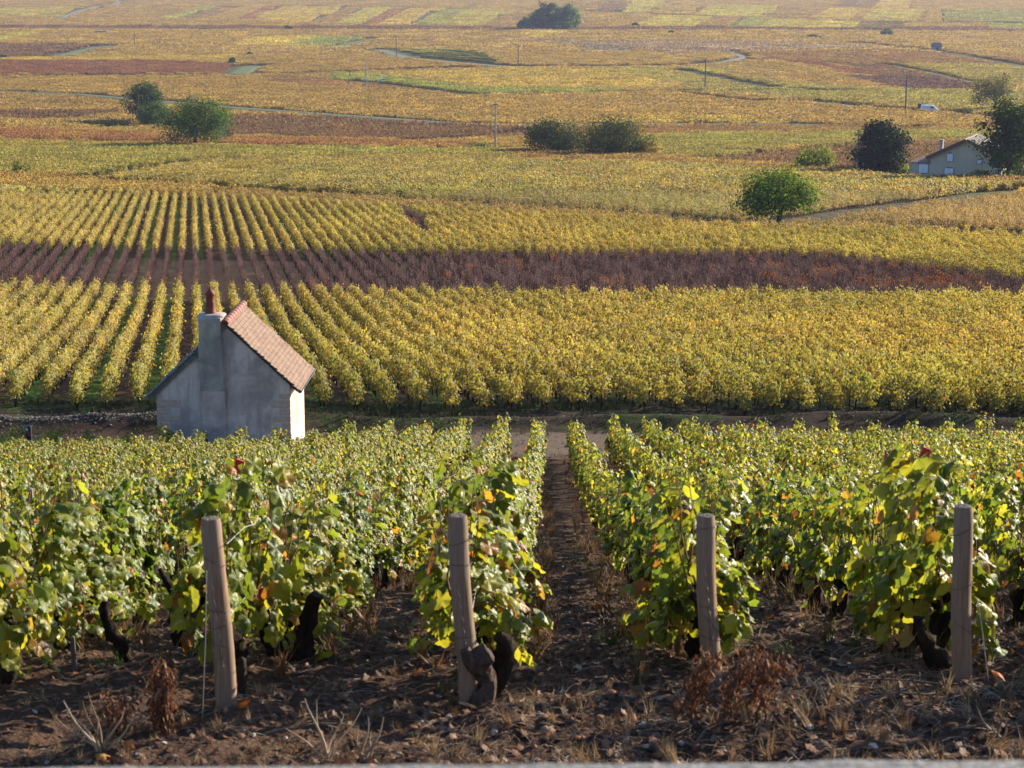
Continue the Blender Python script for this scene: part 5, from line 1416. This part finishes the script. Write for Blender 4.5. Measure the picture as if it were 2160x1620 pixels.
put('tuft', pl_blade, 'dry_grass', x, y, z, (.07, .28), cmix(len(x), [(.26, .15, .08), (.20, .10, .055), (.30, .20, .11), (.12, .10, .04)], 7), (.24, .14, .08), 'reddish dry grass standing along the feet of the vines', 'dry grass', .2, 6)
x, y, z = spread(480, 6.3, 8.6, .9, None, 8)
put('tuft', pl_blade, 'dry_grass', x, y, z, (.04, .16), cmix(len(x), [(.28, .19, .11), (.20, .13, .08), (.36, .27, .17)], 7), (.26, .17, .10), 'short bleached grass tufts before the wooden posts', 'dry grass', .4, 8)
x, y, z = spread(1600, 8.4, 50, .9, lambda x, y: rowdist(x, y) < .42, 9)
put('tuft', pl_blade, 'green_weeds', x, y, z, (.05, .16), cmix(len(x), [(.06, .11, .02), (.10, .15, .03)], 9), (.08, .13, .03), 'small green weeds growing under the vine rows', 'weeds', .3, 9)
# track edge grass, stones
r_ = np.random.default_rng(44); n = 9000
y = r_.uniform(62.4, 69.5, n); x = r_.uniform(-19, 20, n); k = (fbm(x * .35, y * .6, 4, 3) > -.12 + .25 * (np.abs(y - 65) < .8)) & ~((x > -10.5) & (x < -5.8) & (y < 64.2)); x, y = x[k], y[k]
put('tuft', pl_blade, 'verge_grass', x, y, H(x, y), (.08, .26), cmix(len(x), [(.03, .05, .016), (.05, .07, .022), (.075, .065, .032), (.025, .035, .015)], 10), (.055, .06, .025), 'rough green grass on the verge between track and golden vines', 'grass', .25, 10)
n = 5200; x = r_.uniform(-19, 20, n); y = r_.uniform(57.8, 68, n); put('stone', pl_stone, 'gravel', x, y, H(x, y), (.02, .07), cmix(n, [(.22, .18, .15), (.14, .115, .095), (.30, .27, .24)], 11), (.2, .17, .14), 'loose gravel and stones on the farm track', 'gravel', .3, 11)
n = 700; x = r_.uniform(-19, -9.6, n); y = 63.6 + .04 * (x + 14) + r_.normal(0, .2, n); put('stone', pl_stone, 'gravel_bank', x, y, H(x, y), (.03, .09), cmix(n, [(.20, .18, .165), (.15, .135, .125), (.27, .25, .23)], 12), (.2, .18, .16), 'low bank of pale gravel left of the stone hut', 'gravel', .3, 12)
n = 1500; x = r_.uniform(-11.5, -5.2, n); y = 59.4 + r_.normal(0, .35, n); put('stone', pl_stone, 'gravel_apron', x, y, H(x, y), (.03, .10), cmix(n, [(.36, .33, .32), (.26, .24, .23)], 13), (.3, .27, .25), 'grey gravel heaped against the foot of the hut', 'gravel', .3, 13)
# rough grass of the mound around the pair of trees
cx, cy, _ = at(260, 276); n = 1400; x = cx + r_.normal(0, 22, n); y = cy + r_.normal(0, 9, n)
put('tuft', pl_blade, 'rough_grass', x, y, H(x, y), (.5, 1.1), cmix(n, [(.10, .12, .045), (.14, .13, .06), (.07, .08, .035)], 14), (.11, .12, .05), 'grey-green rough grass on the mound by the pair of trees', 'grass', .2, 14)
cx, cy, _ = at(1700, 474); n = 2500; x = cx + r_.uniform(-11, 8, n); y = cy + r_.uniform(-3.5, 4.5, n); k = np.abs(y - cy - .25 * (x - cx)) < 2.8; x, y = x[k], y[k]
put('tuft', pl_blade, 'turning_grass', x, y, H(x, y), (.15, .35), cmix(len(x), [(.07, .10, .03), (.12, .13, .045), (.16, .13, .06)], 15), (.1, .12, .04), 'grass of the turning place at the foot of the lone tree', 'grass', .2, 15)

# ------------------------------------------------------------------ weeds, stump, tape
def dock_weed(px, pb, pt, lean, label, nst=3, seed=0, dens=1.0, wid=.06):
    x, y, z = at(px, pb); s = pxm(x, y, z); h = (pb - pt) / s; r_ = np.random.default_rng(seed)
    root = empty('dried_weed', (x, y, z), 0, label, 'weed', 'dried brown weeds')
    st = MB(); lf = MB(); PP = []
    for k in range(nst):
        t = np.linspace(0, 1, 10); hh = h * r_.uniform(.75, 1.); ox = r_.normal(0, wid * .6)
        p = np.stack([ox + lean * h * t**1.5 + r_.normal(0, .006, 10).cumsum(), r_.normal(0, wid * .4) + r_.normal(0, .005, 10).cumsum(), hh * t - .01], -1)
        st.tube(p, .0055 * (1.2 - .8 * t), 6, 0)
        m_ = int(110 * dens); tt = .25 + .75 * r_.random(m_); q = np.stack([np.interp(tt, t, p[:, i]) for i in range(3)], -1) + r_.normal(0, 1, (m_, 3)) * np.array([wid * .45, wid * .4, .012]); PP.append(q)
    PP = np.concatenate(PP); m_ = len(PP)
    for q in range(m_):      # curled dangling ribbons
        L = r_.uniform(.02, .055); a = r_.uniform(0, 6.28); t = np.linspace(0, 1, 6); cu = r_.uniform(1, 4)
        c = PP[q] + np.stack([np.cos(a) * L * .5 * np.sin(t * cu), np.sin(a) * L * .5 * np.sin(t * cu), -L * t], -1)
        w = r_.uniform(.0025, .0075) * np.sin(np.clip(t * 2.8 + .3, 0, 3.1)); sd = np.stack([-np.sin(a + t * 2), np.cos(a + t * 2), 0 * t], -1) * w[:, None]
        lf.add(np.concatenate([c - sd, c + sd]), [[i, i + 1, i + 7, i + 6] for i in range(5)], 0, r_.random() * .8, r_.random())
    a = st.build('stem', M_cane, root); b = lf.build('dead_leaves', M_dead, root); b['c1'] = [.15, .065, .035]; b['c2'] = [.28, .15, .085]
dock_weed(345, 1556, 1372, .0, 'dark brown dried dock stalk standing left of the leftmost post', 3, 1, 1.1, .035)
dock_weed(1440, 1525, 1325, .28, 'curled brown dried weed in front of the third post', 3, 2, .9, .045)
dock_weed(1580, 1515, 1345, .30, 'bushy brown dried weed right of the third post', 4, 3, .9, .06)
dock_weed(232, 1560, 1445, .0, 'pale bent weed stalks at lower left', 4, 4, .35, .05)
def stalks(px, pb, hpx, label, n, seed, lean=0):
    x, y, z = at(px, pb); s = pxm(x, y, z); h = hpx / s; r_ = np.random.default_rng(seed); mb = MB()
    for k in range(n):
        a = r_.uniform(0, 6.28); t = np.linspace(0, 1, 8); L = h * r_.uniform(.5, 1.1); sp_ = r_.uniform(.2, .9) * h
        p = np.stack([np.cos(a) * sp_ * t + .01 * np.sin(t * 5 + k) + lean * t, np.sin(a) * sp_ * t * .5, L * t - .01 + .0 * t], -1)
        mb.tube(p, .0052 * r_.uniform(.6, 1.3) * (1.15 - .9 * t), 6, 0, True, r_.random(), r_.random())
    o = mb.build('dry_stalks', M_dead); o.location = (x, y, z); o['c1'] = [.46, .37, .27]; o['c2'] = [.32, .23, .15]
    tag(o, label, 'weed', 'bleached dry stalks')
stalks(690, 1600, 130, 'bleached forked stalks at the bottom left of centre', 6, 1)
stalks(765, 1605, 90, 'bleached splayed stalks at the bottom, right of the forked ones', 6, 2, .05)
stalks(215, 1585, 130, 'thin straw-coloured stalks at lower left corner', 9, 3)
stalks(1745, 1470, 60, 'low pale twigs between the third and fourth posts', 6, 4)
stalks(2110, 1560, 70, 'pale broken twigs at lower right', 5, 5)
stalks(1120, 1610, 26, 'short pale stubble at the bottom middle', 5, 6)
def branch(px, pb, L, ang, label, seed):
    x, y, z = at(px, pb); r_ = np.random.default_rng(seed); mb = MB(); t = np.linspace(0, 1, 10)
    p = np.stack([L * t * math.cos(ang), L * t * math.sin(ang), .02 + .03 * np.sin(t * 3)], -1); p[:, 1] += r_.normal(0, .008, 10).cumsum()
    mb.tube(p, .006 * (1.2 - .8 * t), 6, 0)
    for k in (3, 5, 7):
        q = p[k]; u = np.linspace(0, 1, 5)[:, None]; mb.tube(q + u * np.array([.1, .08 * (-1)**k, .07]) * r_.uniform(.7, 1.4), .0035 * (1.1 - .7 * u[:, 0]), 5, 0)
    o = mb.build('fallen_branch', M_dead); o.location = (x, y, z); o['c1'] = [.16, .12, .10]; o['c2'] = [.2, .15, .12]; tag(o, label, 'branch')
branch(1700, 1462, .55, .05, 'thin curved branch lying between the third and fourth posts', 1)
branch(560, 1560, .35, .2, 'pale twig lying on soil below the leftmost post', 2)
branch(1790, 1500, .4, .4, 'dark twig lying left of the rightmost post', 3)
def stump():
    x, y, z = at(1012, 1478); r_ = np.random.default_rng(9); mb = MB(); n = 14; t = np.linspace(0, 1, n)
    p = np.stack([-.02 + .055 * np.sin(t * 3.2) , .0 * t, -.05 + .27 * t], -1); p[:, 0] += r_.normal(0, .006, n).cumsum(); p[-3:, 0] += [.01, .03, .06]
    rr = (.038 + .010 * np.sin(t * 9))[:, None] * (1 + .22 * r_.normal(0, 1, (n, 12))); mb.tube(p, rr, 12)
    mb.tube([(.0, 0, .14), (-.04, -.02, .19), (-.06, -.02, .235)], np.array([.03, .028, .02])[:, None] * (1 + .2 * r_.normal(0, 1, (3, 10))), 10)
    o = mb.build('vine_stump', simple('grey_bark', (.055, .038, .03), (.14, .10, .085), 40, .95, .1, .9, stretch=(1, 1, .3))); o.location = (x, y - .03, z)
    tag(o, 'gnarled twisted vine stump leaning against the second post', 'stump')
stump()
def old_trunk(px, pb, pt, label, seed, th=1.05):
    x, y, z = at(px, pb); s = pxm(x, y, z); h = (pb - pt + 10) / s; r_ = np.random.default_rng(seed); mb = MB(); n = 12; t = np.linspace(0, 1, n)
    p = np.stack([.05 * np.sin(t * 4 + seed), .04 * np.cos(t * 3 + seed), -.05 + (h + .05) * t], -1); p[:, 0] += r_.normal(0, .012, n).cumsum()
    mb.tube(p, (.036 * th * (1.2 - .75 * t + .2 * np.sin(t * 11 + seed) ** 2))[:, None] * (1 + .25 * r_.normal(0, 1, (n, 10))), 10)
    for sg in ((-1, 1) if seed == 2 else ()):
        u = np.linspace(0, 1, 5)[:, None]; mb.tube(p[-3] + u * np.array([sg * .08, .05, .12]) * r_.uniform(.6, 1.3), .024 * th * (1.1 - .6 * u[:, 0])[:, None] * (1 + .2 * r_.normal(0, 1, (5, 8))), 8)
    o = mb.build('old_vine_trunk', M_bark); o.location = (x, y, z); tag(o, label, 'vine trunk', 'thick black vine trunks')
old_trunk(238, 1395, 1270, 'thick black vine trunk under the left vines', 1)
old_trunk(395, 1370, 1235, 'forked black vine trunk just left of the leftmost post', 2, 1.0)
old_trunk(598, 1385, 1240, 'thick black vine trunk right of the leftmost post', 3)
old_trunk(650, 1395, 1262, 'second thick black trunk right of the leftmost post', 4, 1.3)
old_trunk(1043, 1466, 1345, 'broad black vine trunk right beside the gnarled stump', 5, 1.5)
old_trunk(1897, 1395, 1255, 'thick black vine trunk left of the rightmost post', 6)
old_trunk(1960, 1420, 1300, 'crooked black vine trunk close to the rightmost post', 7, 1.2)

M_red = simple('red_tape', (.62, .03, .03), (.75, .06, .05), 8, .5, .4); M_wt = simple('white_tape', (.75, .74, .72), (.8, .8, .8), 8, .5, .4); M_navy = simple('dark_box', (.03, .035, .05), (.06, .065, .085), 12, .6, .3)
def elev_at(px, py, y): d = ray(px, py); t = y / d[1]; return d[0] * t, CAMZ + d[2] * t
y0 = 57.9; xx, zt = elev_at(55, 900, y0); z0 = H1(xx, y0)
root = empty('row_end_box', (xx, y0, z0), 0, 'dark box with red and white strips at the far left row end', 'box')
hh = zt - z0
mb = MB(); mb.box((-.14, -.06, 0), (.14, .06, hh)); mb.box((-.15, -.07, hh + .001), (.15, .07, hh + .02)); mb.build('box_body', M_navy, root)
mb = MB(); mb.box((.142, -.075, -.02), (.165, -.045, hh + .03)); mb.build('edge_strip', M_wt, root)
for sg in (-1, 1):
    mb = MB(); c = .0; mb.add([(c + sg * .015, -.064, hh - .06), (c + sg * .055, -.064, hh - .06), (c + sg * .125, -.064, hh - .24), (c + sg * .075, -.064, hh - .24), (c + sg * .015, -.075, hh - .06), (c + sg * .055, -.075, hh - .06), (c + sg * .125, -.075, hh - .24), (c + sg * .075, -.075, hh - .24)],
                              [[0, 1, 2, 3], [4, 5, 6, 7], [0, 1, 5, 4], [1, 2, 6, 5], [2, 3, 7, 6], [3, 0, 4, 7]], 0); mb.build('red_strip', M_red, root)
mb = MB(); mb.box((.0, -.085, hh - .10), (.06, -.076, hh - .02)); mb.build('white_strip', M_wt, root)
for px, py, yy, lab in [(1868, 968, 44., 'red and white tape fluttering among right-hand vine tops'), (1946, 955, 46., 'small red and white marker tag on a vine, right of the tape'), (500, 980, 44, 'small bright red tag among vines below the hut')]:
    yy = min((abs(elev_at(px, py, q)[1] - H1(elev_at(px, py, q)[0], q) - 1.16), q) for q in np.arange(18, 52, .25))[1]
    xx, zt = elev_at(px, py, yy); z0 = H1(xx, yy)
    root = empty('marker_tape', (xx, yy, z0), 0, lab, 'marker')
    mb = MB(); mb.tube([(0, 0, -.1), (.0, 0, zt - z0 + .08)], .012, 6); mb.build('stick', M_stake, root)
    h = zt - z0
    mb = MB(); mb.add([(-.05, -.03, h - .06), (.04, -.035, h - .08), (.07, -.02, h + .03), (0, -.04, h + .06), (-.05, -.015, h - .06), (.04, -.02, h - .08), (.07, -.01, h + .03), (0, -.02, h + .06)], [[0, 1, 2, 3], [7, 6, 5, 4], [0, 4, 5, 1], [1, 5, 6, 2], [2, 6, 7, 3], [3, 7, 4, 0]], 0); mb.build('red_tape', M_red, root)
    if px != 500:
        mb = MB(); mb.add([(-.02, -.03, h - .16), (.03, -.035, h - .16), (.05, -.03, h - .085), (-.01, -.03, h - .07), (-.02, -.02, h - .16), (.03, -.02, h - .16), (.05, -.02, h - .085), (-.01, -.02, h - .07)], [[0, 1, 2, 3], [7, 6, 5, 4], [0, 4, 5, 1], [1, 5, 6, 2], [2, 6, 7, 3], [3, 7, 4, 0]], 0); mb.build('white_tape', M_wt, root)

# ------------------------------------------------------------------ air
m, nt, out = mat('haze_air'); g = G(nt)
v = g.n('VolumePrincipled'); v.inputs['Color'].default_value = (.62, .70, 1.0, 1); v.inputs['Density'].default_value = .00008; v.inputs['Anisotropy'].default_value = .2
g.l(v.outputs[0], out.inputs['Volume'])
mb = MB(); mb.box((-7500, -120, -2), (7500, 5300, CAMZ + 14)); hz = mb.build('haze', m); tag(hz, 'thin pale blue haze over the distant plain', 'haze', kind='stuff')

# ------------------------------------------------------------------ light and camera
SUN_AZ = R(36); SUN_EL = R(20)      # azimuth measured from +x towards +y
w = bpy.data.worlds.new('World'); scene.world = w; w.use_nodes = True; wn = w.node_tree; wn.nodes.clear()
sky = wn.nodes.new('ShaderNodeTexSky'); sky.sky_type = 'NISHITA'; sky.sun_disc = False; sky.sun_elevation = SUN_EL; sky.sun_rotation = math.pi / 2 - SUN_AZ
sky.air_density = 1.0; sky.dust_density = .6; sky.ozone_density = 3.5
bg = wn.nodes.new('ShaderNodeBackground'); bg.inputs[1].default_value = .088; wo = wn.nodes.new('ShaderNodeOutputWorld')
wn.links.new(sky.outputs[0], bg.inputs[0]); wn.links.new(bg.outputs[0], wo.inputs[0])
L = bpy.data.lights.new('sun', 'SUN'); L.energy = 5.0; L.angle = R(.5); L.color = (1.0, .885, .70)
lo = bpy.data.objects.new('sun', L); COL.objects.link(lo)
from mathutils import Vector
sd = Vector((math.cos(SUN_AZ) * math.cos(SUN_EL), math.sin(SUN_AZ) * math.cos(SUN_EL), math.sin(SUN_EL)))
lo.rotation_euler = sd.to_track_quat('Z', 'Y').to_euler(); lo.location = (60, 40, 120)
cam = bpy.data.cameras.new('camera'); co = bpy.data.objects.new('camera', cam); COL.objects.link(co)
co.location = (0, 0, CAMZ); co.rotation_euler = (math.pi / 2 - P, 0, 0)
cam.sensor_width = 36; cam.lens = F / 2160 * 36; cam.clip_end = 12000; cam.clip_start = .05
cam.dof.use_dof = True; cam.dof.focus_distance = 42; cam.dof.aperture_fstop = 11
scene.camera = co
scene.view_settings.view_transform = 'Standard'; scene.view_settings.look = 'None'; scene.view_settings.gamma = 1; scene.view_settings.exposure = 1.26
